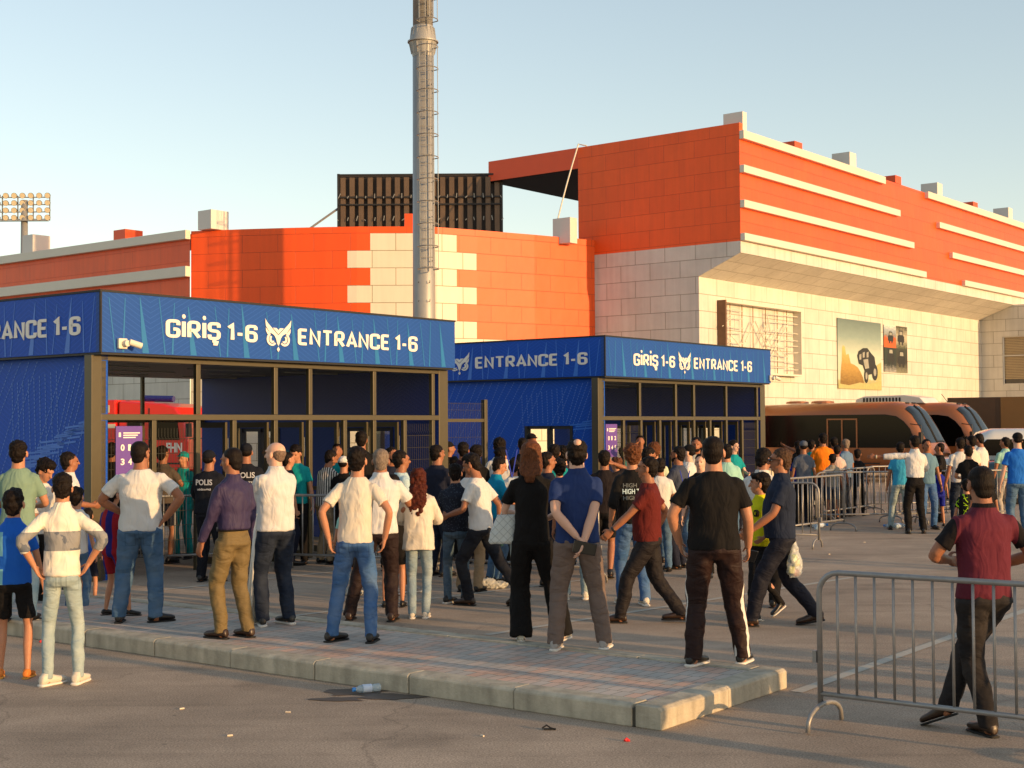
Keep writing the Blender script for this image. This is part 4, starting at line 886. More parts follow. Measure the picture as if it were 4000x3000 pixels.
# ================================================================ crowd barriers
def barrier(x, y, az, label, group='steel crowd barriers', L=2.3, n=17, first=[None], H=1.05, m=None):
    """az: world angle of the rail direction"""
    key = (L, n, H); cache = barrier.c
    if key in cache:
        o = copy_tree(cache[key]); o.location = (x, y, 0); o.rotation_euler = (0, 0, az); o['label'] = label; o['group'] = group; return o
    B = empty('crowd_barrier', (x, y, 0), az, label, 'barrier', group); m = m or M_galvd
    z0, r = .22, .14; b = MB(); pts = [(0, 0, .14), (0, 0, H-r)]
    for k in range(1, 6): a = math.pi/2*k/5; pts.append((r-r*math.cos(a), 0, H-r+r*math.sin(a)))
    pts += [(L-r, 0, H)]
    for k in range(1, 6): a = math.pi/2*k/5; pts.append((L-r+r*math.sin(a), 0, H-r+r*math.cos(a)))
    pts += [(L, 0, .14)]
    b.tube(pts, .019, 10); b.build('frame', m, B, smooth=True)
    b = MB(); b.tube([(.0, 0, z0), (L, 0, z0)], .017, 8); b.build('bottom_rail', m, B, smooth=True)
    for i in range(n):
        X = (i+1)*L/(n+1); b = MB(); b.tube([(X, 0, z0), (X, 0, H-.01)], .0095, 7); b.build('bar', m, B, smooth=True)
    for X in (.03, L-.03):
        b = MB(); pts = [(X, -.26*math.cos(math.pi*k/10), .01+.15*math.sin(math.pi*k/10)**.7) for k in range(11)]; b.tube(pts, .016, 8); b.build('foot', m, B, smooth=True)
    b = MB(); b.box(-.045, -.018, -.02, .02, .42, .5); b.box(L+.018, L+.045, -.02, .02, .42, .5); b.build('hook', m, B)
    cache[key] = B; return B
barrier.c = {}
aS = math.atan2(-dS.y, -dS.x)
barrier(2.02, 9.30, aS, 'large near crowd barrier before the man in the maroon polo', H=1.02)
def bar_between(p, q, label, n=13, H=1.05):
    L = math.dist(p, q); return barrier(p[0], p[1], math.atan2(q[1]-p[1], q[0]-p[0]), label, L=round(L, 1), n=n, H=H)
bar_between((-3.25, 19.75), (-1.1, 19.0), 'grey barrier behind the bald man in white')
bar_between((-5.3, 19.4), (-3.3, 20.3), 'dark barrier between the big man in white and the police officers')
bar_between((-1.0, 19.0), (1.05, 17.6), 'barrier behind the girl with long curly hair')
bar_between((1.15, 24.9), (3.0, 23.6), 'barrier before the second kiosk beside the youth in the printed sweatshirt')
bar_between((3.25, 23.5), (4.9, 22.6), 'barrier behind the man in the black tee and track trousers')
bar_between((4.6, 24.3), (6.15, 26.2), 'barrier behind the striding man in the dark polo shirt')
bar_between((5.95, 27.6), (8.05, 27.9), 'front barrier of the queue pens, left of the pointing man')
bar_between((6.3, 28.6), (8.0, 31.0), 'slanting barrier inside the queue pens')
bar_between((8.1, 27.95), (10.1, 28.4), 'front barrier of the queue pens behind the pointing man')
bar_between((5.2, 29.6), (7.3, 31.4), 'rear slanting barrier of the queue pens on the left')
bar_between((7.9, 31.3), (10.0, 32.0), 'rear barrier of the queue pens below the minibus window')
bar_between((7.6, 28.3), (9.4, 30.2), 'slanting barrier of the queue pens nearest the pointing man')
# ================================================================ litter
def puddle_mat():
    m, nt, bs, N, L = node_mat('wet_asphalt'); bs.inputs['Base Color'].default_value = (.075, .058, .046, 1); bs.inputs['Roughness'].default_value = .55; return m
px, py = ground_pt(800, 1503)
rr = random.Random(8)
pd = MB(); ang = [k*math.tau/40 for k in range(40)]
def blob(cx, cy, rx, ry, seed, z):
    q = random.Random(seed); ph = [q.uniform(0, 6) for _ in range(5)]
    pts = [(cx+rx*math.cos(a)*(1+.22*math.sin(3*a+ph[0])+.15*math.sin(5*a+ph[1])+.06*math.sin(11*a+ph[2])), cy+ry*math.sin(a)*(1+.2*math.sin(2*a+ph[3])+.1*math.sin(7*a+ph[4])), z) for a in ang]
    pd.add(pts, [tuple(range(40))])
blob(px-.14, py+.14, .22, .16, 1, .004); blob(px+.14, py-.05, .24, .11, 3, .0045); blob(px-.20, py-.14, .18, .09, 6, .005)
tag(pd.build('water_puddle', puddle_mat()), 'dark wet patch of spilled water under the plastic bottle', 'puddle')
M_pet = mat('clear_plastic', (186, 208, 222), .12, var=.25, vscale=40, alpha=.5); M_cap = mat('blue_bottle_cap', (40, 130, 210), .4); M_lab = mat('bottle_label', (190, 205, 225), .5, var=.2, vscale=30)
def bottle(x, y, az, label, z=.034, s=1, group='discarded water bottles'):
    B = empty('water_bottle', (x, y, z*s), az, label, 'bottle', group)
    b = MB(); prof = [(0, .02), (.01, .031), (.06, .03), (.065, .027), (.07, .031), (.1, .031), (.15, .031), (.155, .027), (.16, .03), (.175, .026), (.195, .013), (.205, .013)]
    b.tube([(p[0]*s, 0, 0) for p in prof], [p[1]*s for p in prof], 14); b.build('bottle_body', M_pet, B, smooth=True)
    b = MB(); b.tube([(.2*s, 0, 0), (.222*s, 0, 0)], .016*s, 12); b.build('cap', M_cap, B)
    b = MB(); b.tube([(.075*s, 0, 0), (.145*s, 0, 0)], .0318*s, 14, cap=False); b.build('bottle_label', M_lab, B); return B
x, y = ground_pt(822, 1494); bottle(x, y, math.pi+.45, 'clear plastic water bottle with blue cap lying in the puddle by the kerb', s=1.0)
for (u, v, a, l) in ((1755, 1140, .3, 'crushed water bottle on the asphalt left of the queue pens'), (1765, 1147, 1.4, 'water bottle lying crossways beside the crushed one by the queue pens'), (1922, 1141, .1, 'water bottle at the heels of the pointing man'), (1940, 1143, 2.2, 'water bottle between the shoes behind the pointing man')):
    x, y = ground_pt(u, v); bottle(x, y, a, l, s=1.5)
M_butt = mat('cigarette_paper', (222, 205, 180), .8); M_redb = mat('red_plastic', (220, 40, 40), .5)
for i, (u, v) in enumerate(((388, 1533), (627, 1540), (491, 1591), (1045, 1592), (1413, 1576), (1790, 1198), (1870, 1172), (1645, 1342), (1590, 1362), (955, 1463))):
    x, y = ground_pt(u, v); b = MB(); a = rr.uniform(0, 3); b.tube([(0, 0, .006), (.035*math.cos(a), .035*math.sin(a), .006)], .0058, 6)
    tag(b.build('cigarette_end', M_butt, loc=(x, y, 0)), 'pale cigarette end dropped on the asphalt', 'cigarette end', 'cigarette ends on the ground')
for (u, v, l) in ((86, 1388, 'red plastic scrap by the kerb at the left edge'), (1350, 1602, 'red plastic scrap near the kerb corner')):
    x, y = ground_pt(u, v); b = MB(); b.tube([(0, 0, .004), (.01, .01, .012), (.03, .0, .005)], [.012, .014, .006], 7); tag(b.build('plastic_scrap', M_redb, loc=(x, y, 0)), l, 'litter')
x, y = ground_pt(1184, 1577); b = MB(); b.tube([(-.04, 0, .012), (-.01, .01, .03), (.02, 0, .012), (.05, -.01, .008)], .006, 6); b.box(-.03, .05, -.01, .02, .001, .009)
tag(b.build('broken_strap', M_black, loc=(x, y, 0)), 'small black broken strap lying on the road', 'litter')
x, y = ground_pt(1590, 1337); b = MB(); b.tube([(0, 0, .01), (.04, .02, .01)], .012, 7); tag(b.build('dark_stone', M_black, loc=(x, y, 0)), 'small dark stone beside the walking man in maroon', 'litter')
# bundle of white flag poles leaning between the two men
PB = empty('pole_bundle', (0, 0, 0), 0, 'bundle of white plastic flag poles standing between the khaki and jeans wearing men', 'pole bundle')
M_pvc2 = mat('white_plastic_tube', (225, 220, 208), .35, var=.03)
for i, (u0, v0, u1, v1) in enumerate(((533, 1348, 549, 1155), (541, 1349, 549, 1160), (549, 1346, 552, 1150), (556, 1345, 555, 1150), (567, 1344, 557, 1160))):
    x0, y0 = ground_pt(u0, v0, .15); x1 = (u1*4000/2212-2000)/F_*(y0-.12); z1 = H_-(v1-918)/3029*(y0-.12)
    b = MB(); b.tube([(x0, y0, .15), (x1+.02, y0-.1, z1+.25)], .019, 9); b.build('flag_pole', M_pvc2, PB, smooth=True)
# ================================================================ people
def V3(*a): return np.array(a, float)
def nrm(v): return v/(np.linalg.norm(v)+1e-9)
class Body:
    """collects closed lofts / ellipsoids; the voxel remesh fuses them to one continuous skin"""
    def __init__(s): s.v = []; s.f = []
    def add(s, vs, fs):
        n = len(s.v); s.v += [tuple(map(float, p)) for p in vs]; s.f += [tuple(i+n for i in f) for f in fs]
    def rings(s, rg, seg=16, n=2.0):
        """rg: list of (center, axis_a(scaled), axis_b(scaled)); closed with caps"""
        vs = []
        for c, a, b in rg:
            for k in range(seg):
                t = k*math.tau/seg; ct, st = math.cos(t), math.sin(t); r = (abs(ct)**n+abs(st)**n)**(-1/n) if n != 2 else 1
                vs.append(c+a*ct*r+b*st*r)
        m = len(rg)
        fs = [(i*seg+k, i*seg+(k+1) % seg, (i+1)*seg+(k+1) % seg, (i+1)*seg+k) for i in range(m-1) for k in range(seg)]
        fs += [tuple(range(seg-1, -1, -1)), tuple((m-1)*seg+k for k in range(seg))]; s.add(vs, fs)
    def limb(s, pts, rad, seg=12, flat=None, round_=True, hint=None):
        """tapered limb through joints, smoothed at the joints"""
        P = [V3(*p) for p in pts]; R = list(rad); Q = []; RR = []
        for i in range(len(P)-1):
            m = 3
            for k in range(m): t = k/m; Q.append(P[i]*(1-t)+P[i+1]*t); RR.append(R[i]*(1-t)+R[i+1]*t)
        Q.append(P[-1]); RR.append(R[-1])
        for _ in range(1):
            Q = [Q[0]]+[Q[i]*.6+(Q[i-1]+Q[i+1])*.2 for i in range(1, len(Q)-1)]+[Q[-1]]
        d0 = nrm(Q[1]-Q[0]); d1 = nrm(Q[-1]-Q[-2])
        if round_:
            Q = [Q[0]-d0*RR[0]*.8, Q[0]-d0*RR[0]*.45]+Q+[Q[-1]+d1*RR[-1]*.45, Q[-1]+d1*RR[-1]*.8]; RR = [RR[0]*.45, RR[0]*.85]+RR+[RR[-1]*.85, RR[-1]*.45]
        h = V3(*hint) if hint is not None else (V3(0, 1, 0) if abs(d0[1]) < .8 else V3(1, 0, 0))
        ax = nrm(np.cross(d0, h)); rg = []
        for i, q in enumerate(Q):
            t = nrm(Q[min(i+1, len(Q)-1)]-Q[max(i-1, 0)]); ax = nrm(ax-t*ax.dot(t)); ay = np.cross(t, ax)
            fa, fb = (flat or (1, 1)); rg.append((q, ax*RR[i]*fa, ay*RR[i]*fb))
        s.rings(rg, seg)
    def ell(s, c, r, M=None, seg=14, rows=9):
        c = V3(*c); vs = []; fs = []
        for i in range(1, rows):
            ph = math.pi*i/rows
            for k in range(seg):
                t = k*math.tau/seg; p = V3(r[0]*math.sin(ph)*math.cos(t), r[1]*math.sin(ph)*math.sin(t), r[2]*math.cos(ph)); vs.append(c+(M@p if M is not None else p))
        n = len(vs); e1 = V3(0, 0, r[2]); vs += [c+(M@e1 if M is not None else e1), c-(M@e1 if M is not None else e1)]
        for i in range(rows-2):
            for k in range(seg): fs.append((i*seg+k, (i+1)*seg+k, (i+1)*seg+(k+1) % seg, i*seg+(k+1) % seg))
        for k in range(seg): fs.append((n, k, (k+1) % seg)); fs.append((n+1, (rows-2)*seg+(k+1) % seg, (rows-2)*seg+k))
        s.add(vs, fs)
    def build(s, name, m, parent, sc, vox, smooth=2, disp=0, dsize=.1, parts_loc=None):
        me = bpy.data.meshes.new(name); me.from_pydata([(x*sc, y*sc, z*sc) for x, y, z in s.v], [], s.f); me.materials.append(m)
        me.polygons.foreach_set('use_smooth', [True]*len(me.polygons)); me.update()
        o = bpy.data.objects.new(name, me); link(o, parent)
        if vox:
            r = o.modifiers.new('r', 'REMESH'); r.mode = 'VOXEL'; r.voxel_size = vox; r.use_smooth_shade = True
            if smooth: q = o.modifiers.new('s', 'SMOOTH'); q.factor = .6; q.iterations = smooth
            if disp:
                key = 'fold%.3f' % dsize; t = bpy.data.textures.get(key)
                if not t: 
                    t = bpy.data.textures.new(key, 'CLOUDS'); t.noise_scale = dsize; t.noise_depth = 1 if dsize > .06 else 3
                d = o.modifiers.new('d', 'DISPLACE'); d.texture = t; d.strength = disp; d.mid_level = .5; d.texture_coords = 'GLOBAL'
        return o
def Rz(a): c, s = math.cos(a), math.sin(a); return np.array([[c, -s, 0], [s, c, 0], [0, 0, 1]])
def Rx(a): c, s = math.cos(a), math.sin(a); return np.array([[1, 0, 0], [0, c, -s], [0, s, c]])
def Ry(a): c, s = math.cos(a), math.sin(a); return np.array([[c, 0, s], [0, 1, 0], [-s, 0, c]])
def skin_mat(tone):
    cols = {'a': (196, 146, 118), 'b': (178, 124, 94), 'c': (150, 98, 70), 'd': (206, 162, 138)}
    return mat('skin_'+tone, cols[tone], .5, var=.07, vscale=25, spec=.35)
def hair_mat(name='dark'):
    cols = {'dark': (22, 15, 12), 'brown': (92, 54, 32), 'auburn': (70, 28, 18), 'grey': (120, 106, 94), 'stubble': (112, 92, 78), 'brownish': (70, 50, 36)}
    if 'hair_'+name in MATS: return MATS['hair_'+name]
    m, nt, bs, N, L = node_mat('hair_'+name); c = lin(cols[name]); tc = N('ShaderNodeTexCoord'); mp = N('ShaderNodeMapping'); mp.inputs['Scale'].default_value = (150, 150, 22); mp.inputs['Rotation'].default_value = (.25, .1, 0); L(tc.outputs['Object'], mp.inputs[0])
    n = N('ShaderNodeTexNoise'); n.inputs['Scale'].default_value = 1; n.inputs['Detail'].default_value = 3; n.inputs['Distortion'].default_value = .6; L(mp.outputs[0], n.inputs['Vector'])
    mr = N('ShaderNodeMapRange'); mr.inputs[1].default_value = .3; mr.inputs[2].default_value = .7; mr.inputs[3].default_value = .45; mr.inputs[4].default_value = 1.6; L(n.outputs[0], mr.inputs[0])
    vm = N('ShaderNodeVectorMath'); vm.operation = 'SCALE'; vm.inputs[0].default_value = c; L(mr.outputs[0], vm.inputs['Scale']); L(vm.outputs[0], bs.inputs['Base Color']); bs.inputs['Roughness'].default_value = .6; bs.inputs['Specular IOR Level'].default_value = .15
    bp = N('ShaderNodeBump'); bp.inputs['Strength'].default_value = .7; bp.inputs['Distance'].default_value = .008; L(n.outputs[0], bp.inputs['Height']); L(bp.outputs[0], bs.inputs['Normal']); MATS['hair_'+name] = m; return m
def cloth(name, col, rough=.85, kind=None, col2=None, P=None):
    """woven cloth with soft folds; kind adds a printed pattern placed in the wearer's own coordinates"""
    if name in MATS: return MATS[name]
    m, nt, bs, N, L = node_mat(name); tc = N('ShaderNodeTexCoord'); c = lin(col)
    n = N('ShaderNodeTexNoise'); n.inputs['Scale'].default_value = 5; n.inputs['Detail'].default_value = 5; L(tc.outputs['Object'], n.inputs['Vector'])
    mx = N('ShaderNodeMix'); mx.data_type = 'RGBA'; mx.inputs[6].default_value = (*[x*.84 for x in c], 1); mx.inputs[7].default_value = (*[min(.9, x*1.12) for x in c], 1); L(n.outputs[0], mx.inputs[0]); colo = mx.outputs[2]
    sx = N('ShaderNodeSeparateXYZ'); L(tc.outputs['Object'], sx.inputs[0])
    def M2(op, a, b=None, c_=None):
        q = N('ShaderNodeMath'); q.operation = op
        for i, x in enumerate((a, b, c_)):
            if x is None: continue
            if isinstance(x, (int, float)): q.inputs[i].default_value = x
            else: L(x, q.inputs[i])
        return q.outputs[0]
    X, Y, Z = sx.outputs
    if kind:
        if kind == 'stripes': f = M2('GREATER_THAN', M2('FRACT', M2('MULTIPLY', M2('ADD', X, M2('MULTIPLY', Y, .8)), 22.0)), .5)
        elif kind == 'vstripe': f = M2('GREATER_THAN', M2('FRACT', M2('MULTIPLY', X, 7.0)), .5)
        elif kind == 'left_panel': f = M2('MULTIPLY', M2('LESS_THAN', X, -.06), M2('GREATER_THAN', M2('FRACT', M2('MULTIPLY', Z, 3.4)), .35))
        elif kind == 'band': f = M2('MULTIPLY', M2('MULTIPLY', M2('GREATER_THAN', Z, P[0]), M2('LESS_THAN', Z, P[1])), M2('ADD', .8, M2('MULTIPLY', M2('LESS_THAN', n.outputs[0], .52), .2)))
        elif kind == 'yoke': f = M2('MINIMUM', M2('ADD', M2('GREATER_THAN', Z, P[0]), M2('GREATER_THAN', M2('ABSOLUTE', X), P[1])), 1)
        elif kind == 'side_stripe': f = M2('MULTIPLY', M2('GREATER_THAN', M2('ABSOLUTE', X), P[0]), M2('LESS_THAN', M2('ABSOLUTE', M2('SUBTRACT', Y, P[1])), .013))
        elif kind == 'neon':
            w_ = N('ShaderNodeTexVoronoi'); w_.feature = 'DISTANCE_TO_EDGE'; w_.inputs['Scale'].default_value = 14; L(tc.outputs['Object'], w_.inputs['Vector']); f = M2('MAXIMUM', M2('GREATER_THAN', Z, P[0]), M2('MULTIPLY', M2('LESS_THAN', w_.outputs['Distance'], .045), M2('GREATER_THAN', M2('FRACT', M2('MULTIPLY', X, 9)), .45)))
        elif kind == 'speckle': w_ = N('ShaderNodeTexVoronoi'); w_.inputs['Scale'].default_value = 42; L(tc.outputs['Object'], w_.inputs['Vector']); f = M2('LESS_THAN', w_.outputs['Distance'], .28)
        elif kind == 'quilt': f = M2('MAXIMUM', M2('LESS_THAN', M2('FRACT', M2('MULTIPLY', M2('ADD', X, Z), 14)), .08), M2('LESS_THAN', M2('FRACT', M2('MULTIPLY', M2('SUBTRACT', X, Z), 14)), .08))
        elif kind == 'denim':   # fading on the thighs and seat
            f = M2('MULTIPLY', M2('MULTIPLY', M2('GREATER_THAN', n.outputs[0], .45), .55), M2('GREATER_THAN', Z, P[0]))
            r = N('ShaderNodeMapRange'); r.inputs[1].default_value = .4; r.inputs[2].default_value = .68; r.inputs[3].default_value = 0; r.inputs[4].default_value = .6; L(n.outputs[0], r.inputs[0]); f = r.outputs[0]
        m3 = N('ShaderNodeMix'); m3.data_type = 'RGBA'; L(f, m3.inputs[0]); L(colo, m3.inputs[6]); m3.inputs[7].default_value = (*lin(col2), 1); colo = m3.outputs[2]
    if kind == 'denim':   # stitched back pockets and seat seam
        ax_ = M2('ABSOLUTE', X); rx_ = M2('SUBTRACT', M2('ABSOLUTE', M2('SUBTRACT', ax_, .084)), .046); rz_ = M2('SUBTRACT', M2('ABSOLUTE', M2('SUBTRACT', Z, .80)), .060)
        ol = M2('LESS_THAN', M2('ABSOLUTE', M2('MAXIMUM', rx_, rz_)), .0045); sm_ = M2('MULTIPLY', M2('LESS_THAN', ax_, .004), M2('GREATER_THAN', Z, .75)); ln_ = M2('MULTIPLY', M2('MULTIPLY', M2('MAXIMUM', ol, sm_), M2('LESS_THAN', Y, -.03)), .38)
        m4 = N('ShaderNodeMix'); m4.data_type = 'RGBA'; L(ln_, m4.inputs[0]); L(colo, m4.inputs[6]); m4.inputs[7].default_value = (*[x*.35 for x in c], 1); colo = m4.outputs[2]
    L(colo, bs.inputs['Base Color']); bs.inputs['Roughness'].default_value = rough; bs.inputs['Specular IOR Level'].default_value = .2
    leg_ = any(k_ in name for k_ in ('denim', 'cloth', 'trousers', 'jogger')); mp = N('ShaderNodeMapping'); mp.inputs['Scale'].default_value = (5.5, 5.5, 11) if leg_ else (10, 10, 4.2); mp.inputs['Rotation'].default_value = (0, .35 if leg_ else .55, 0); L(tc.outputs['Object'], mp.inputs[0])
    w = N('ShaderNodeTexNoise'); w.inputs['Scale'].default_value = 1.0; w.inputs['Detail'].default_value = 2.5; w.inputs['Distortion'].default_value = .9; w.inputs['Roughness'].default_value = .5; L(mp.outputs[0], w.inputs['Vector'])
    bp = N('ShaderNodeBump'); bp.inputs['Strength'].default_value = 1.0; bp.inputs['Distance'].default_value = .026; L(w.outputs[0], bp.inputs['Height']); L(bp.outputs[0], bs.inputs['Normal'])
    MATS[name] = m; return m
def ik(S, T, a, b, hint):
    d = T-S; L_ = np.linalg.norm(d); mx_ = (a+b)*.998
    if L_ > mx_: T = S+d/L_*mx_; d = T-S; L_ = mx_
    u = d/L_; x = (a*a-b*b+L_*L_)/(2*L_); h2 = max(a*a-x*x, 0); p = hint-u*hint.dot(u); p = nrm(p); return S+u*x+p*math.sqrt(h2), T
ARMS = {  # wrist target, elbow hint (for the right arm, x>0; mirrored for the left)
 'hang': ((.27, .03, .86), (.25, -1, 0)), 'relaxed': ((.25, .12, .88), (.4, -1, 0)), 'hips': ((.20, -.02, .99), (1, -.25, .1)), 'hipback': ((.185, -.11, .98), (1, -.45, .1)),
 'pocket': ((.23, -.06, .92), (.8, -.8, 0)), 'behind': ((.035, -.185, .93), (.8, -.5, 0)), 'front': ((.10, .27, 1.10), (.7, -.6, -.4)), 'phone': ((.09, .28, 1.24), (.7, -.4, -.6)),
 'crossed': ((-.07, .22, 1.17), (.8, .1, -.5)), 'swingf': ((.24, .27, .92), (.3, -1, -.2)), 'swingb': ((.28, -.22, .90), (.3, -1, .1)), 'out': ((.72, .10, 1.38), (0, -1, -.3)),
 'ear': ((.13, .10, 1.56), (.9, .2, -.6)), 'up': ((.45, .25, 1.62), (.3, -.2, -1)), 'rail': ((.18, .36, 1.02), (.6, -.6, -.2)), 'elbowrail': ((.12, .30, 1.12), (.9, -.5, -.5)), 'carry': ((.25, .02, .84), (.2, -1, 0))}
def person(x, y, z, face, H, label, top, bottom, shoes='black', hair='short', hairc='dark', skin='b', armL='hang', armR='hang', feet=((-.12, 0, 8, 0), (.12, 0, 8, 0)), lean=0.0, side=0.0, head=(0, 0), build=1.0, belly=0.0, sleeve='short', topstyle='tee', legs='regular', lod=1, child=False, female=False, beard=False, face_on=None, group=None, collar=False, tuck=False, cap=None, tip=None, shoulders=1.0, wrist=None, extras=None):
    """face: heading in degrees clockwise from straight away from the viewer (+Y). head=(yaw, pitch)"""
    sc = H/1.752; sk = skin_mat(skin)
    Pn = empty('person', (x, y, z), -R_(face), label, 'person', group)
    vb = {0: .0068, 1: .010, 2: .0155}[lod]; vc = {0: .010, 1: .0135, 2: .019}[lod]
    hs = 1.12 if child else .98
    # --- skeleton
    ft = [V3(f[0], f[1], .085+f[3]) for f in feet]
    hipz = .885
    for _ in range(40):
        if all(np.linalg.norm(V3(s*.09, 0, hipz)-f) < .815 for s, f in zip((-1, 1), ft)): break
        hipz -= .006
    dz = hipz-.885
    def sp(zz):   # spine offset at local height (before dz)
        t = max(0, zz-.95); return V3(side*t, lean*t+.0, dz-abs(lean)*t*.18)
    def TP(X, Y, Z): return V3(X, Y, Z)+sp(Z)
    B = build*.965; W = B*shoulders; NB = 1+(B-1)*.45
    kn = []
    for s, f in zip((-1, 1), ft): k, _ = ik(V3(s*.09, 0, hipz), f, .415, .405, V3(s*.12, 1, 0)); kn.append(k)
    Sh = [TP(s*.160*W, -.012, 1.392) for s in (-1, 1)]
    arms = []
    for s, nm, S in ((-1, armL, Sh[0]), (1, armR, Sh[1])):
        t, h = ARMS[nm] if isinstance(nm, str) else nm
        T = V3(s*t[0]*(B if nm in ('hang', 'relaxed', 'hips', 'pocket', 'carry', 'hipback', 'swingf', 'swingb') else 1), t[1]-(belly*.0), t[2])
        T = T+sp(min(T[2], 1.2) if nm not in ('hips', 'pocket', 'behind', 'hipback') else 1.0)
        e, T = ik(S, T, .285, .255, V3(s*h[0], h[1], h[2])); arms.append((S, e, T, nm))
    hy, hp_ = head; HM = Rz(-R_(hy))@Rx(-R_(hp_)); nb = TP(0, -.012, 1.485); hc0 = TP(0, .006, 1.526)
    def HPt(X, Y, Z): return hc0+HM@(V3(X, Y, Z-1.535)*hs)
    # --- body skin
    b = Body(); q = .97
    b.rings([(TP(0, -.005, 1.42), V3(.11*W, 0, 0), V3(0, .055, 0)), (TP(0, -.012, 1.455), V3(.080*NB, 0, 0), V3(0, .058, 0)), (TP(0, -.01, 1.485), V3(.064*NB, 0, 0), V3(0, .062*NB, 0)), (nb*.3+hc0*.7+V3(0, .0, 0), V3(.061*NB, 0, 0), V3(0, .064*NB, 0)), (HPt(0, .0, 1.60), V3(.060, 0, 0), V3(0, .062, 0))], 16)
    b.rings([(TP(0, 0, .93), V3(.13*B, 0, 0), V3(0, .085, 0)), (TP(0, 0, 1.1), V3(.12*B, 0, 0), V3(0, .08, 0)), (TP(0, -.005, 1.3), V3(.13*B, 0, 0), V3(0, .085, 0)), (TP(0, -.005, 1.39), V3(.09*B, 0, 0), V3(0, .05, 0))], 16)
    fw = 1.03+.12*(B-1)*2
    b.ell(HPt(0, -.012, 1.668), (.076*hs*fw, .097*hs, .080*hs), HM, 18, 12); b.ell(HPt(0, .028, 1.613), (.060*hs*fw, .064*hs, .078*hs), HM, 16, 10); b.ell(HPt(0, .052, 1.562), (.038*hs*fw, .036*hs, .030*hs), HM)
    b.ell(HPt(0, .086, 1.668), (.048*hs, .012*hs, .014*hs), HM)   # brow
    b.limb([HPt(0, .088, 1.655), HPt(0, .112, 1.612)], [.009*hs, .0145*hs], 8)
    b.ell(HPt(0, .087, 1.582), (.022*hs, .011*hs, .008*hs), HM)   # lips
    for s in (-1, 1): b.ell(HPt(s*.079*fw, -.004, 1.622), (.011*hs, .020*hs, .033*hs), HM@Rz(-s*.3))
    for s, (S, e, T, nm) in zip((-1, 1), arms):
        am = .92 if female else 1.0; am *= (1+(B-1)*.8)*(.85 if child else 1)
        b.limb([S+V3(-s*.02, 0, -.02), S*.6+e*.4, S*.3+e*.7, e, e*.55+T*.45, T], [.028, .036*am, .041*am, .036*am, .037*am, .026*am], 12)
        # hand: palm, four bent fingers of unequal length, thumb from the side of the palm
        d = nrm(T-e); inw = V3(-s, 0, 0)
        if nm in ('front', 'phone', 'crossed', 'rail', 'elbowrail', 'out', 'up'): inw = V3(0, 0, -1) if nm in ('rail', 'out') else V3(-s*.8, -.3, .4)
        if nm == 'behind': inw = V3(0, .2, .4+.3*s); d = nrm(V3(-s*.8, -.05, -.35))
        if nm in ('hips', 'hipback'): d = nrm(V3(-s*.55, -.45 if nm == 'hips' else -.1, -.72)); inw = V3(-s, .3, 0)
        if nm == 'pocket': d = nrm(V3(-s*.2, .1, -1)); inw = V3(-s*.3, 1, 0)
        pn = nrm(inw-d*inw.dot(d)); ac = np.cross(d, pn)     # pn: palm side, ac: across the palm
        fwd = V3(0, 1, .3)
        if ac.dot(fwd) < 0: ac = -ac                          # index finger forwards / up
        hz = .82 if (child or female) else 1.0; pc = T
        b.rings([(pc+d*t*hz, ac*w_*hz, pn*h_*hz) for t, w_, h_ in ((-.005, .022, .018), (.02, .034, .017), (.055, .041, .015), (.088, .039, .012), (.094, .034, .009))], 12, 2.6)
        curl = .35
        if nm in ('carry', 'behind', 'rail', 'phone', 'crossed', 'elbowrail'): curl = .95
        if nm in ('out', 'hips', 'hipback', 'pocket'): curl = .16
        for k, (off, ln_) in enumerate(((.029, .070), (.010, .078), (-.010, .073), (-.029, .058))):
            base = pc+(d*.086+ac*off)*hz; c1 = curl*(1+.12*k)
            spread = ac*(off*1.6); p = base; dirn = nrm(d+spread*2.2); pts = [base-d*.012]; rr_ = [.0088*hz]
            for j, fr_ in enumerate((.45, .3, .25)):
                a = c1*(.7+.5*j); dj = nrm(dirn*math.cos(a)+pn*math.sin(a)); p = p+dj*ln_*fr_*hz*1.05; pts.append(p); rr_.append((.0082-.0009*j)*hz); dirn = dj
            b.limb(pts, rr_, 7)
        tb = pc+(d*.022+ac*.030)*hz; b.limb([tb, tb+(d*.022+ac*.022+pn*.010)*hz, tb+(d*.050+ac*.026+pn*.024)*hz, tb+(d*.068+ac*.022+pn*.036)*hz*.98], [.0125*hz, .011*hz, .0095*hz, .008*hz], 7)
    bare = bottom[0] == 'shorts'
    for s, k, f in zip((-1, 1), kn, ft):
        lg = (1+(B-1)*.6)*(.86 if child else 1)
        b.limb([V3(s*.085, 0, hipz), k, k*.62+f*.38+V3(0, -.012, 0), f+V3(0, 0, .0)], [.066*lg, .050*lg, .054*lg if bare else .045, .034*lg], 12)
        b.limb([f+V3(0, 0, .02), f+V3(0, -.01, -.05)], [.032*lg, .030*lg], 10)
    b.build('body', sk, Pn, sc, vb, 2)
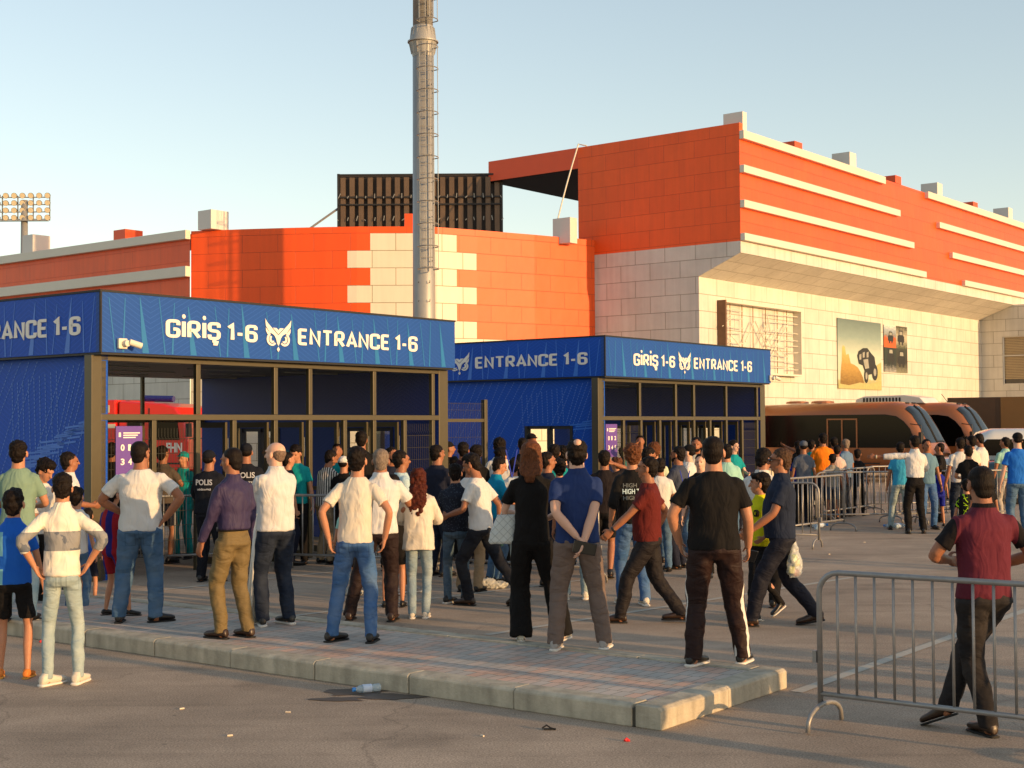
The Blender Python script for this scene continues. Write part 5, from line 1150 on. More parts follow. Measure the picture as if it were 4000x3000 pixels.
    # --- hair
    if hair != 'none' and not cap:
        h = Body(); hm = hair_mat(hairc); dd, ds = .016, .03
        if hair in ('short', 'buzz', 'balding', 'quiff', 'curly', 'bowl'):
            k = {'short': 1.0, 'buzz': .965, 'balding': .965, 'quiff': 1.0, 'curly': 1.1, 'bowl': 1.05}[hair]
            if hair != 'balding': h.ell(HPt(0, -.026, 1.686), (.0835*hs*k*fw, .096*hs*k, .080*hs*k), HM, 18, 12)
            h.ell(HPt(0, -.046, 1.640), (.0805*hs*k*fw, .070*hs*k, .078*hs*(k if hair != 'balding' else .75)), HM, 16, 10); h.ell(HPt(0, -.050, 1.590 if hair != 'balding' else 1.61), (.062*hs*fw, .048*hs, .058*hs), HM)
            if hair == 'quiff': h.ell(HPt(0, .02, 1.735), (.062*hs, .062*hs, .038*hs), HM)
            if hair == 'curly': h.ell(HPt(0, .02, 1.73), (.075*hs, .07*hs, .05*hs), HM); h.ell(HPt(0, -.07, 1.70), (.085*hs, .06*hs, .07*hs), HM)
            if hair == 'bowl': h.ell(HPt(0, .028, 1.715), (.075*hs, .066*hs, .042*hs), HM); h.ell(HPt(0, -.045, 1.62), (.080*hs, .060*hs, .065*hs), HM)
            dd = {'buzz': .006, 'balding': .006, 'curly': .045, 'bowl': .03}.get(hair, .028); ds = {'curly': .022, 'short': .020}.get(hair, .026)
        elif hair in ('long', 'wavy'):
            L_ = 1.46 if hair == 'long' else 1.26
            h.ell(HPt(0, -.024, 1.682), (.090, .100, .088), HM, 18, 12)
            h.rings([(HPt(0, -.04, 1.67), HM@V3(.090, 0, 0), HM@V3(0, .080, 0)), (HPt(0, -.045, 1.58), HM@V3(.098, 0, 0), HM@V3(0, .070, 0)), (TP(0, -.085, 1.50), V3(.105, 0, 0), V3(0, .050, 0)), (TP(0, -.12, (1.50+L_)/2-.02), V3(.110 if hair == 'wavy' else .085, 0, 0), V3(0, .038, 0)), (TP(-.01, -.135, L_), V3(.085 if hair == 'wavy' else .05, 0, 0), V3(0, .028, 0)), (TP(-.01, -.135, L_-.06), V3(.04, 0, 0), V3(0, .018, 0))], 18)
            dd, ds = (.05, .035) if hair == 'wavy' else (.02, .03)
        h.build('hair', hm, Pn, sc, max(vb*1.0, .009), 1, dd, ds)
    if cap:
        h = Body(); h.ell(HPt(0, -.020, 1.690), (.086*hs, .100*hs, .080*hs), HM, 18, 12); h.rings([(HPt(0, .02, 1.700), HM@V3(.075, 0, 0), HM@V3(0, .05, 0)), (HPt(0, .06, 1.692), HM@V3(.07, 0, 0), HM@V3(0, .10, -.01)), (HPt(0, .06, 1.686), HM@V3(.07, 0, 0), HM@V3(0, .10, -.01))], 14)
        h.build('cap', cap, Pn, sc, .009, 1)
        h = Body(); h.ell(HPt(0, -.05, 1.64), (.080*hs, .068*hs, .06*hs), HM); h.build('hair', hair_mat(hairc), Pn, sc, .011, 1, .012, .03)
    if beard:
        h = Body(); h.ell(HPt(0, .040, 1.560), (.056, .058, .036), HM); h.ell(HPt(0, .02, 1.585), (.066, .052, .036), HM); h.build('beard', hair_mat('dark'), Pn, sc, .009, 1, .01, .02)
    if face_on:
        dk = mat('dark_iris', (28, 20, 16), .2, var=0); wt = mat('eye_white', (150, 138, 128), .3, var=0)
        for s in (-1, 1):
            e = Body(); e.ell(HPt(s*.031, .084, 1.642), (.012*hs, .009*hs, .0062*hs), HM); eo = e.build('eye', wt if lod == 0 else dk, Pn, sc, 0)
            if lod: continue
            e = Body(); e.ell(HPt(s*.031, .0905, 1.642), (.006*hs, .004*hs, .006*hs), HM); e.build('iris', dk, eo, sc, 0)
            e = Body(); e.limb([HPt(s*.014, .097, 1.668), HPt(s*.034, .094, 1.673), HPt(s*.052, .078, 1.665)], [.0045, .0045, .003], 6); e.build('eyebrow', hair_mat('dark'), Pn, sc, 0)
        e = Body(); e.limb([HPt(-.019, .094, 1.582), HPt(0, .0985, 1.5815), HPt(.019, .094, 1.582)], [.0018, .0025, .0018], 6); e.build('mouth', mat('lip_line', (120, 60, 52), .5, var=0), Pn, sc, 0)
        if face_on == 'shades':
            e = Body()
            for s in (-1, 1): e.ell(HPt(s*.033, .103, 1.645), (.030, .007, .017), HM@Rz(-s*.25)); e.limb([HPt(s*.06, .09, 1.652), HPt(s*.084, .0, 1.648)], [.004, .004], 5)
            e.limb([HPt(-.02, .106, 1.652), HPt(.02, .106, 1.652)], [.004, .004], 5); e.build('sunglasses', mat('black_lens', (12, 12, 14), .08, var=0), Pn, sc, 0)
    # --- trousers / shorts
    tq = Body(); lw = {'slim': .92, 'regular': 1.06, 'wide': 1.25, 'flare': 1.14}[legs]*(1+(B-1)*.75)*(.85 if child else 1)
    by = belly*.5
    tq.rings([(TP(0, by*.6, 1.01), V3(.140*B, 0, 0), V3(0, .098+belly*.4, 0)), (TP(0, by*.4-.004, .96), V3(.148*B, 0, 0), V3(0, .104+belly*.3, 0)), (V3(0, -.012, .915+dz), V3(.158*B, 0, 0), V3(0, .112*(.5+.5*B), 0)), (V3(0, -.012, .865+dz), V3(.172*B, 0, 0), V3(0, .120*(.5+.5*B), 0)), (V3(0, -.004, .815+dz), V3(.135*B, 0, 0), V3(0, .085, 0))], 20, 2.3)
    for s, k, f in zip((-1, 1), kn, ft):
        hp0 = V3(s*.083*B, -.006, hipz)
        if bare:
            t_ = 1.0; e_ = hp0*.22+k*.78 if bottom[0] == 'shorts' else k
            tq.limb([hp0, hp0*.5+e_*.5, e_], [.090*lw, .088*lw, .090*lw], 16, round_=False)
        else:
            fh = f+V3(0, -.008, -.018)
            if legs in ('wide', 'flare'): tq.limb([hp0, k, fh+V3(0, 0, -.025)], [.094*lw, .078*lw, .092*lw], 16, round_=False)
            else: tq.limb([hp0, hp0*.4+k*.6, k, k*.5+f*.5+V3(0, -.012, 0), fh, fh+V3(0, 0, -.012)], [.092*lw, .080*lw, .068*lw, .063*lw, .056*lw, .059*lw], 16, round_=False)
    tr_ = tq.build('shorts' if bare else 'trousers', bottom[1], Pn, sc, vc, 2, .024 if legs != 'slim' else .014, .10)
    # --- shoes
    for s, f, fs_ in zip((-1, 1), ft, feet):
        M = Rz(-R_(s*fs_[2])); pit = R_(-min(55, fs_[3]*330)) if fs_[3] > .02 else 0; M = M@Rx(pit); o_ = f+V3(0, 0, -.085)
        sz = .85 if (child or female) else 1.0
        def SP(X, Y, Z): return o_+V3(0, .0, .0)+M@(V3(X, Y, Z)*sz)
        scol, sole = {'black': ('black_shoe', 'dark_sole'), 'white': ('white_shoe', 'white_sole'), 'sneaker': ('black_shoe', 'white_sole'), 'brown': ('brown_shoe', 'dark_sole'), 'orange': ('orange_shoe', 'orange_sole'), 'grey': ('grey_shoe', 'white_sole'), 'sandal': ('black_shoe', 'dark_sole')}[shoes]
        cs = {'black_shoe': (24, 22, 22), 'white_shoe': (205, 196, 180), 'brown_shoe': (52, 36, 26), 'orange_shoe': (210, 120, 40), 'grey_shoe': (160, 154, 150), 'dark_sole': (22, 20, 18), 'white_sole': (218, 212, 202), 'orange_sole': (214, 150, 60)}
        u_ = Body()
        u_.rings([(SP(0, t, h_*.5+.022), M@V3(w_, 0, 0)*sz, M@V3(0, 0, h_*.5+.004)*sz) for t, w_, h_ in ((-.078, .020, .035), (-.068, .033, .065), (-.03, .038, .080), (.02, .038, .078), (.06, .042, .060), (.11, .046, .046), (.16, .042, .038), (.185, .030, .026), (.192, .014, .014))], 14, 2.4)
        if shoes not in ('sandal',): u_.limb([SP(0, -.018, .06), SP(0, -.012, .105)], [.040*sz, .041*sz], 12, round_=False)
        so_ = u_.build('shoe', mat(scol, cs[scol], .4 if shoes in ('brown', 'black') else .65, var=.12, vscale=20), Pn, sc, .008 if lod == 0 else .011, 1)
        u_ = Body(); hs_ = .022 if shoes in ('white', 'grey', 'orange', 'sneaker') else .014
        u_.rings([(SP(0, t, hs_*.5), M@V3(w_*1.07, 0, 0)*sz, M@V3(0, 0, hs_*.5+.001)*sz) for t, w_ in ((-.084, .018), (-.076, .034), (-.03, .040), (.03, .038), (.1, .047), (.155, .045), (.185, .033), (.197, .015))], 16, 3.5)
        u_.build('sole', mat(sole, cs[sole], .7, var=.08), so_, sc, 0)
    # --- top
    t = Body(); loose = {'tee': 0, 'polo': 0, 'shirt': .006, 'loose': .028, 'sweat': .016}[topstyle]; fem = .93 if female else 1
    hem = {'tee': .885, 'polo': .89, 'shirt': .90, 'loose': .80, 'sweat': .90}[topstyle]
    if tuck: hem = 1.0
    be = belly
    prof_ = [(hem, (.172 if not tuck else .150)+loose*1.3, .125+loose, be*.45), (hem+.05, .170+loose*1.1 if not tuck else .160, .124+loose, be*.6), (1.06, .158+loose, .118+loose, be), (1.15, .160*fem+loose, .120+loose, be*.95), (1.25, .170*fem+loose, .124+loose, be*.55), (1.34, .178*fem+loose*.8, .122+loose*.6, be*.2), (1.375, .166*fem+loose*.5, .112+loose*.4, 0), (1.415, .138*fem, .096, 0), (1.445, .110, .083, 0), (1.468, .086, .076, 0), (1.478, .080, .073, 0)]
    prof_ = [p for p in prof_ if p[0] >= hem]; prof_.sort()
    rg = []
    for zz, a_, c_, bb in prof_:
        wB = B if zz < 1.3 else (B+W)/2 if zz < 1.42 else W*.6+.4
        rg.append((TP(0, -.006+bb*.5, zz), V3(a_*wB, 0, 0), V3(0, c_*(.45+.55*B)+bb*.5, 0)))
    t.rings(rg, 24, 2.25)
    for s, (S, e, T, nm) in zip((-1, 1), arms):
        aw = (1+(B-1)*.7)*(.85 if child else 1)+loose*4
        S2 = S+V3(-s*.02, 0, -.002)
        if sleeve == 'short': t.limb([S2, S*.45+e*.55, S*.32+e*.68], [.058*aw, .056*aw, .060*aw], 16, round_=False); t.ell(S2+V3(-s*.010, 0, -.006), (.058*aw, .063*aw, .050*aw))
        elif sleeve == 'elbow': t.limb([S2, e, e*.75+T*.25], [.060*aw, .056*aw, .060*aw], 16, round_=False); t.ell(S2+V3(-s*.010, 0, -.006), (.058*aw, .063*aw, .050*aw))
        elif sleeve == 'rolled': t.limb([S2, e, e*.55+T*.45], [.060*aw, .055*aw, .052*aw], 16, round_=False); t.ell(S2+V3(-s*.010, 0, -.006), (.058*aw, .063*aw, .050*aw))
        else: t.limb([S2, S*.4+e*.6, e, e*.3+T*.7, T*.97+e*.03], [.060*aw, .055*aw, .050*aw, .042*aw, .038*aw], 16, round_=False); t.ell(S2+V3(-s*.010, 0, -.006), (.058*aw, .063*aw, .050*aw))
    if collar: t.rings([(TP(0, -.012, 1.460), V3(.090*NB, 0, 0), V3(0, .078*NB, 0)), (TP(0, -.012, 1.485), V3(.077*NB, 0, 0), V3(0, .074*NB, 0)), (TP(0, -.008, 1.512), V3(.071*NB, 0, 0), V3(0, .071*NB, 0))], 18)
    to = t.build('shirt', top, Pn, sc, vc, 2, .020 if topstyle in ('tee', 'polo') else .028, .12)
    if tuck:
        bl_ = Body(); bl_.rings([(TP(0, be*.3, z_), V3(.158*B, 0, 0), V3(0, .116+be*.42, 0)) for z_ in (.985, 1.02)], 24, 2.3); bl_.build('belt', mat('black_belt', (22, 18, 16), .4), Pn, sc, 0)
    if extras: extras(Pn, dict(sc=sc, arms=arms, TP=TP, HPt=HPt, HM=HM, ft=ft, kn=kn))
    return Pn
def back_text(s, w, z0, h, m, out=.135, wide=.19, cx=0.0):
    """print on the back of a shirt, bent round it"""
    def f(Pn, J):
        mb = MB()
        def pl(X, Z, o):
            X0 = X+cx; yy = -(out+o*.5)*math.sqrt(max(.05, 1-(X0/wide)**2*.55)); p = J['TP'](X0, yy, Z)*J['sc']; return tuple(p)
        put_text(mb, s, -w/2, w/2, z0, h, lambda X, Z, o: pl(X, Z, o), .02, .006); mb.build('back_print', m, Pn)
    return f
def wrist_item(i, col=(30, 28, 28), nm='watch'):
    def f(Pn, J):
        S, e, T, _ = J['arms'][i]; d = nrm(T-e); b = Body(); c = T-d*.02; b.limb([c-d*.01, c+d*.012], [.033, .033], 14, round_=False); b.build(nm, mat('strap_%d' % col[0], col, .4), Pn, J['sc'], 0)
    return f
def held(i, nm, col, dims, off=(0, 0, 0), rough=.3, tilt=0.0):
    """a thing held in hand i, returned top-level"""
    def f(Pn, J):
        S, e, T, _ = J['arms'][i]; d = nrm(T-e); c = (T+d*.10)*J['sc']+V3(*off); b = MB(); b.box(-dims[0]/2, dims[0]/2, -dims[1]/2, dims[1]/2, -dims[2]/2, dims[2]/2)
        o = b.build(nm[0], mat(nm[0]+'_case', col, rough, var=.05), None, bevel=.006); bpy.context.view_layer.update()
        rz = Pn.rotation_euler.z; p = Rz(rz)@c+V3(*Pn.location); o.location = tuple(p); o.rotation_euler = (R_(tilt), .2, rz); tag(o, nm[1], nm[2])
    return f
def multi(*fs):
    def f(Pn, J):
        for g_ in fs: g_(Pn, J)
    return f
# ---------------------------------------------------------------- who stands where
ZI = .138
def spot(u, vh, vf=None, D=None, z=0.0, tall=0.0):
    if vf is not None: x, y = ground_pt(u, vf, z)
    else: x, y = depth_pt(u, D)
    H = H_-(vh-(921.6-.0063*(u-1106)))/3028.8*y-z
    return x, y, z, H+tall
CL = cloth
JE_mid = CL('mid_blue_denim', (66, 96, 128), kind='denim', col2=(96, 118, 140), P=[0]); JE_lt = CL('light_washed_denim', (142, 160, 164), kind='denim', col2=(176, 186, 180), P=[0]); JE_dk = CL('dark_denim', (30, 38, 54), kind='denim', col2=(52, 60, 74), P=[0]); JE_bl = CL('blue_denim', (62, 98, 146), kind='denim', col2=(98, 120, 150), P=[0])
T_white = CL('white_cotton', (206, 203, 198)); T_cream = CL('off_white_cotton', (208, 199, 184)); T_shirtw = CL('white_dress_shirt', (206, 204, 202), .8)
T_black = CL('black_cotton', (20, 18, 18)); T_blackp = CL('black_trousers_cloth', (22, 20, 21)); T_navy = CL('navy_cotton', (26, 30, 46)); T_grey = CL('grey_cotton', (86, 92, 104)); T_mint = CL('mint_cotton', (150, 196, 182)); T_teal = CL('teal_staff_shirt', (12, 138, 142)); T_sage = CL('sage_green_cotton', (120, 146, 128))
def P_(u, vh, label, face, top, bottom, vf=None, D=None, z=0.0, tall=0.0, H=None, **k):
    x, y, z, h = spot(u, vh, vf, D, z, tall)
    h = H or h
    return person(x, y, z, face, h, label, top, bottom, **k)
ST_ = ((-.12, 0, 8, 0), (.12, 0, 8, 0))
WIDE = ((-.19, 0, 14, 0), (.19, .02, 14, 0)); NARR = ((-.09, .02, 6, 0), (.09, 0, 10, 0))
WALK = ((-.09, .40, 2, 0), (.09, -.34, 4, .06)); WALKM = ((-.09, -.34, 4, .06), (.09, .40, 2, 0))
def bald(Pn, J):
    b = Body(); b.ell(J['HPt'](0, -.075, 1.728), (.036, .044, .036), J['HM'] if 'HM' in J else None); b.build('scalp', skin_mat('d'), Pn, J['sc'], 0)
def emblem(Pn, J):
    q = J['TP'](-.075, .0, 1.29)*J['sc']; mb = MB(); k = .036; Y = .128*J['sc']
    mb.tube([(q[0], q[1]+Y-.02, q[2]), (q[0], q[1]+Y+.006, q[2])], k, 20); e_ = mb.build('chest_emblem', T_black, Pn)
    mb = MB()
    for a in (-1, 1): mb.beam((q[0]+a*.016, q[1]+Y+.009, q[2]+.018), (q[0], q[1]+Y+.009, q[2]-.016), .006)
    mb.build('emblem_letter', CL('yellow_polo', (206, 204, 24)), e_)
# ======== nearest row
P_(28, 1062, 'boy in a bright blue tee with pale left panel, black shorts and orange shoes', -6, CL('blue_tee_pale_panel', (28, 92, 190), kind='left_panel', col2=(120, 176, 190)), ('shorts', T_blackp), vf=1466, feet=((-.13, .05, 10, 0), (.13, 0, 6, 0)), shoes='orange', hair='quiff', hairc='dark', skin='b', lod=0, child=True, topstyle='polo', collar=True, armR='relaxed', armL='relaxed')
P_(133, 1020, 'boy in a white shirt with grey printed band, hands on his hips, pale jeans', -14, CL('white_shirt_grey_band', (222, 214, 198), kind='band', col2=(98, 104, 114), P=(1.05, 1.20)), ('trousers', JE_lt), vf=1480, feet=((-.11, .0, -42, 0), (.13, .02, 20, 0)), shoes='white', hair='short', skin='b', lod=0, armL=((.215, -.06, .99), (1, -.6, .1)), armR=((.215, -.03, 1.0), (1, -.5, .15)), sleeve='rolled', topstyle='shirt', legs='slim', build=.88, collar=True, head=(-4, 4))
P_(303, 952, 'heavy man in a white tee and blue jeans, right hand on his hip', -8, T_white, ('trousers', JE_mid), vf=1344, z=ZI, feet=((-.20, .0, 0, 0), (.15, -.02, 62, 0)), build=1.26, belly=.06, hair='buzz', skin='c', lod=0, armL=((.20, .16, 1.05), (1, -.3, -.2)), armR=((.24, -.05, 1.0), (1, -.3, .2)), head=(30, 4), shoulders=1.02)
P_(503, 966, 'man in a dark purple shirt and khaki trousers holding a cigarette', -52, CL('dark_plum_shirt', (56, 48, 78), .6), ('trousers', CL('khaki_cloth', (112, 96, 64), .7)), vf=1378, z=ZI, feet=((-.10, .05, 8, 0), (.11, -.08, 4, 0)), shoes='brown', hair='buzz', skin='c', lod=0, armL=((.23, .16, .88), (.3, -1, 0)), armR=((.22, .06, .87), (.3, -1, 0)), sleeve='long', topstyle='shirt', collar=True, tuck=True, build=1.04, head=(-16, 8))
P_(596, 952, 'bald man in an untucked white shirt and dark blue jeans, arms folded', -38, T_shirtw, ('trousers', JE_dk), vf=1352, z=ZI, feet=((-.11, .06, -24, 0), (.15, .03, -6, 0)), shoes='sneaker', hair='balding', hairc='stubble', skin='d', lod=0, armL='crossed', armR='crossed', sleeve='rolled', topstyle='shirt', collar=True, build=1.12, belly=.03, head=(-28, 2))
P_(768, 964, 'teenager in a white polo and faded jeans, hands at his back pockets', 4, T_cream, ('trousers', JE_bl), vf=1388, z=ZI, feet=((-.22, .04, -34, 0), (.14, .0, 4, 0)), shoes='black', hair='bowl', skin='b', lod=0, armL=((.23, -.06, .93), (.9, -.7, 0)), armR=((.27, -.02, .93), (.9, -.6, 0)), topstyle='polo', build=.96, head=(8, 0), side=.04)
P_(1150, 948, 'woman dressed all in black with brown shoulder length hair', 2, T_black, ('trousers', T_black), vf=1388, z=ZI, feet=((-.10, .05, 4, 0), (.26, .12, 22, 0)), shoes='white', hair='long', hairc='brown', skin='d', lod=0, female=True, legs='flare', armL='front', armR=((.12, .26, 1.06), (.8, -.5, -.4)), build=.96)
P_(1249, 948, 'man in a navy polo and grey brown trousers clasping hands behind his back', -3, CL('navy_blue_polo', (34, 52, 98)), ('trousers', CL('grey_brown_cloth', (112, 96, 88), .75)), vf=1404, z=ZI, feet=((-.19, .0, -16, 0), (.22, .02, 18, 0)), shoes='grey', hair='short', skin='d', lod=0, armL=((.03, -.20, .96), (.9, -.4, 0)), armR=((.03, -.215, .91), (.9, -.4, 0)), topstyle='polo', collar=True, build=1.16, extras=multi(bald, held(0, ('wallet', 'black wallet held behind the back of the man in the navy polo', 'wallet'), (16, 15, 15), (.19, .025, .10), off=(.0, -.035, -.02))))
P_(1546, 941, 'stocky man in a black tee and black trousers with white side stripes', 3, T_black, ('trousers', CL('track_trousers', (40, 24, 22), .65, kind='side_stripe', col2=(215, 212, 206), P=(.15, .035))), vf=1438, z=ZI, feet=((-.17, -.02, -36, 0), (.21, .08, 24, 0)), shoes='sneaker', hair='buzz', skin='b', lod=0, armL=((.26, .10, .93), (.9, -.6, 0)), armR=((.27, .12, .90), (.3, -1, 0)), build=1.20, belly=.02, head=(10, 2), extras=held(1, ('mobile_phone', 'black phone in the right hand of the man in track trousers', 'phone'), (20, 18, 20), (.075, .012, .15), off=(.03, .02, .0), tilt=50))
P_(2130, 1012, 'man in a maroon polo with black sleeves leaning over the near barrier side', -14, CL('maroon_raglan_polo', (92, 34, 48), kind='yoke', col2=(22, 18, 20), P=(1.455, .215)), ('trousers', CL('faded_black_denim', (34, 32, 34), kind='denim', col2=(62, 56, 52), P=[0])), vf=1588, feet=((.0, -.02, 4, 0), (-.14, .24, -30, .07)), shoes='brown', hair='buzz', skin='c', lod=0, armL=((.12, .22, 1.12), (1, -.3, -.4)), armR=((.22, .18, 1.08), (.9, -.7, -.4)), topstyle='polo', collar=True, build=1.14, head=(6, 10), H=1.72)
# ======== second row, full figures on the asphalt
P_(1402, 984, 'man in a dark red tee striding to the left, watch on his wrist', -82, CL('dark_red_tee', (92, 30, 26)), ('trousers', CL('charcoal_cloth', (34, 30, 32), .7)), vf=1345, feet=((-.06, .30, 0, 0), (.06, -.32, 0, .02)), shoes='brown', hair='short', skin='c', lod=0, armL=((.20, .38, .98), (.4, -1, 0)), armR=((.26, -.05, .95), (.3, -1, 0)), build=1.14, belly=.05, face_on=True, tall=.04, extras=wrist_item(0))
P_(1690, 963, 'man in a dark navy shirt and sunglasses striding left with a plastic bag', -86, CL('dark_navy_polo', (30, 38, 56)), ('trousers', CL('black_blue_cloth', (26, 27, 38), .7)), vf=1352, feet=((-.07, .31, 0, 0), (.06, -.33, 0, .03)), shoes='brown', hair='short', hairc='brownish', skin='c', lod=0, armL=((.20, .30, .98), (.4, -1, 0)), armR=((.22, -.02, .90), (.3, -1, 0)), collar=True, topstyle='polo', build=1.15, belly=.06, face_on='shades', tall=.03, extras=wrist_item(1))
P_(1645, 1025, 'boy in a bright yellow polo walking beside the man in sunglasses', -118, CL('yellow_polo', (206, 204, 24)), ('trousers', T_blackp), vf=1338, feet=((-.07, .14, 0, 0), (.07, -.36, 0, .09)), shoes='sneaker', hair='bowl', skin='b', lod=0, armL=((.18, .1, 1.0), (.5, -1, 0)), armR=((.16, .22, .98), (.5, -1, 0)), child=True, collar=True, topstyle='polo', legs='slim', face_on=True, head=(36, 0), extras=emblem)
P_(1368, 960, 'young man in a loose black sweatshirt with pale lettering on its back, blue jeans', -12, T_black, ('trousers', JE_bl), vf=1308, feet=((-.10, .10, 0, 0), (.12, -.05, 4, 0)), shoes='white', hair='curly', hairc='brown', skin='b', lod=0, sleeve='elbow', topstyle='sweat', armL=((.24, .02, .92), (.4, -1, 0)), armR='hang', extras=multi(back_text('HIGH TIMES', .30, 1.22, .055, mat('pale_blue_print', (190, 214, 222), .6), out=.150, wide=.23), back_text('HIGH', .15, 1.29, .045, mat('grey_print_dim', (92, 98, 100), .6), out=.150, wide=.23, cx=-.07), back_text('HIGH', .15, 1.155, .045, mat('grey_print_dim', (92, 98, 100), .6), out=.150, wide=.23, cx=-.07)))
P_(905, 1010, 'girl with long curly auburn hair in an oversized white shirt and cropped jeans', 2, T_cream, ('trousers', CL('pale_blue_denim', (120, 142, 158), kind='denim', col2=(168, 176, 172), P=[0])), vf=1336, feet=((-.075, .0, 0, 0), (.075, .02, 6, 0)), shoes='white', hair='wavy', hairc='auburn', skin='d', lod=0, female=True, sleeve='rolled', topstyle='loose', armL='front', armR='front', legs='slim', build=.95)
P_(985, 1000, 'boy in a dark patterned shirt and grey blue jeans, back turned', 0, CL('dark_speckled_shirt', (34, 38, 50), kind='speckle', col2=(66, 72, 84)), ('trousers', CL('grey_blue_denim', (72, 92, 110), kind='denim', col2=(104, 122, 136), P=[0])), vf=1303, feet=((-.10, -.02, -30, 0), (.11, .03, 20, 0)), shoes='sneaker', hair='short', skin='b', lod=0, sleeve='rolled', topstyle='shirt', collar=True, armL='front', armR='front', legs='slim', build=.97)
P_(1040, 978, 'young man in a white tee looking down while walking left with a bottle', -62, T_white, ('trousers', CL('black_denim', (26, 28, 36), kind='denim', col2=(50, 52, 56), P=[0])), vf=1308, feet=((-.07, .12, 0, 0), (.08, -.46, 0, .08)), shoes='brown', hair='quiff', skin='c', lod=0, armL=((.2, .3, 1.05), (.4, -1, 0)), armR=((.24, -.12, .90), (.3, -1, 0)), head=(-14, 24), lean=.12, face_on=True, tall=.06, extras=held(1, ('water_bottle', 'small green capped bottle in the hand of the young man walking in a white tee', 'bottle'), (60, 110, 90), (.05, .05, .16), off=(0, 0, -.03)))
P_(820, 963, 'man with cropped greying hair in a white shirt and dark trousers', -6, T_shirtw, ('trousers', CL('dark_brown_cloth', (38, 26, 26), .7)), vf=1342, feet=((-.30, .10, -10, .0), (.12, -.02, 14, 0)), shoes='brown', hair='buzz', hairc='grey', skin='c', lod=0, armL='front', armR=((.16, .26, 1.08), (1, -.5, -.3)), topstyle='shirt', collar=True, build=1.12, side=.03)
P_(1978, 940, 'man in a white shirt and black trousers pointing left with outstretched arm', -8, T_shirtw, ('trousers', T_blackp), vf=1153, feet=((-.13, 0, -14, 0), (.16, .02, 24, 0)), shoes='black', hair='short', skin='c', lod=1, armL=((.66, .18, 1.37), (0, -1, -.4)), armR=((.12, .28, 1.10), (.9, -.6, -.3)), sleeve='rolled', topstyle='shirt', collar=True, tuck=True, head=(-10, 2), extras=wrist_item(0, (200, 190, 160)))
P_(243, 1052, 'child in blue and red striped football kit and black sandals', 30, CL('blue_red_stripe', (36, 34, 110), kind='vstripe', col2=(150, 30, 40)), ('shorts', CL('blue_red_stripe_shorts', (36, 34, 110), kind='vstripe', col2=(150, 30, 40))), D=14.0, z=ZI, feet=((-.12, 0, -14, 0), (.22, .1, 50, 0)), shoes='sandal', hair='short', skin='b', lod=1, child=True)
# ======== left background group
P_(40, 950, 'man in a sage green tee with dark hair at the left edge', -4, T_sage, ('trousers', JE_mid), D=13.6, z=ZI, hair='short', skin='b', lod=0, armR='front', armL='front', build=1.03)
P_(76, 998, 'curly haired person bending forward behind the boy in the white shirt', 120, T_white, ('trousers', T_blackp), D=15.2, hair='curly', skin='b', lod=1, armL='front', armR='front', head=(0, 30), lean=.2, H=1.70)
P_(150, 975, 'man in a white shirt seen in profile before the blue kiosk wall', 62, T_shirtw, ('trousers', T_navy), D=16.6, hair='short', skin='c', lod=1, armL='front', armR='front', topstyle='shirt', collar=True, face_on=True)
P_(166, 1056, 'dark haired child close behind the boy in the white shirt', 10, T_white, ('trousers', JE_mid), D=14.8, hair='bowl', skin='b', lod=1, child=True)
P_(190, 1165, 'small child squeezed in by the kiosk corner post', 0, CL('blue_tee_small', (40, 80, 160)), ('shorts', T_navy), D=15.6, hair='short', skin='b', lod=2, child=True, H=1.1)
# ======== inside and in front of the first kiosk
P_(243, 955, 'dark clothed person behind the mesh panel left of the purple notice', 10, T_black, ('trousers', T_black), D=20.6, hair='short', skin='c', lod=2)
P_(352, 962, 'man in a grey tee with raised arm behind the kiosk mesh', 20, CL('grey_brown_tee', (84, 74, 66)), ('shorts', T_navy), D=20.8, hair='short', skin='c', lod=1, armR='phone', head=(10, 0))
P_(396, 975, 'steward in teal shirt and teal sun hat inside the left kiosk', 200, T_teal, ('trousers', T_teal), D=21.6, hair='short', skin='b', lod=1, cap=T_teal, face_on=True)
P_(322, 985, 'person in a teal shirt hidden behind the heavy man in white', 180, T_teal, ('trousers', T_navy), D=22.5, hair='short', skin='b', lod=2)
pol = mat('grey_reflective_print', (176, 178, 184), .5)
def police(u, vh, vf, face, label):
    P_(u, vh, label, face, CL('black_uniform', (20, 22, 30)), ('trousers', CL('black_uniform', (20, 22, 30))), vf=vf, hair='buzz', skin='c', lod=1, sleeve='long', topstyle='sweat', armL='front', armR='front', build=1.12, cap=CL('black_uniform', (20, 22, 30)), extras=multi(back_text('POLIS', .24, 1.29, .075, pol, out=.152, wide=.23), back_text('xidməti', .20, 1.22, .03, pol, out=.152, wide=.23)))
police(452, 972, 1257, 16, 'police officer in black uniform left of the man in the purple shirt')
police(532, 957, 1240, -8, 'police officer in black cap half hidden behind the man in the purple shirt')
P_(640, 960, 'steward with dark fringe in a teal shirt inside the kiosk doorway', 190, T_teal, ('trousers', T_blackp), D=20.6, hair='bowl', skin='b', lod=1, face_on=True, head=(0, 20))
P_(622, 976, 'dark haired boy just behind the shoulder of the bald man', 60, T_navy, ('trousers', T_navy), D=20.4, hair='short', skin='b', lod=2)
P_(702, 974, 'man in a black and white striped shirt looking down at the barrier', 44, CL('striped_shirt', (32, 30, 34), kind='stripes', col2=(206, 200, 190)), ('trousers', CL('beige_cloth', (150, 128, 100))), D=20.6, hair='short', skin='c', lod=1, armR='rail', armL='rail', head=(14, 22), lean=.12, build=1.08, tall=.03)
P_(728, 958, 'steward in teal behind the man in the striped shirt', 180, T_teal, ('trousers', T_navy), D=22, hair='short', skin='c', lod=2)
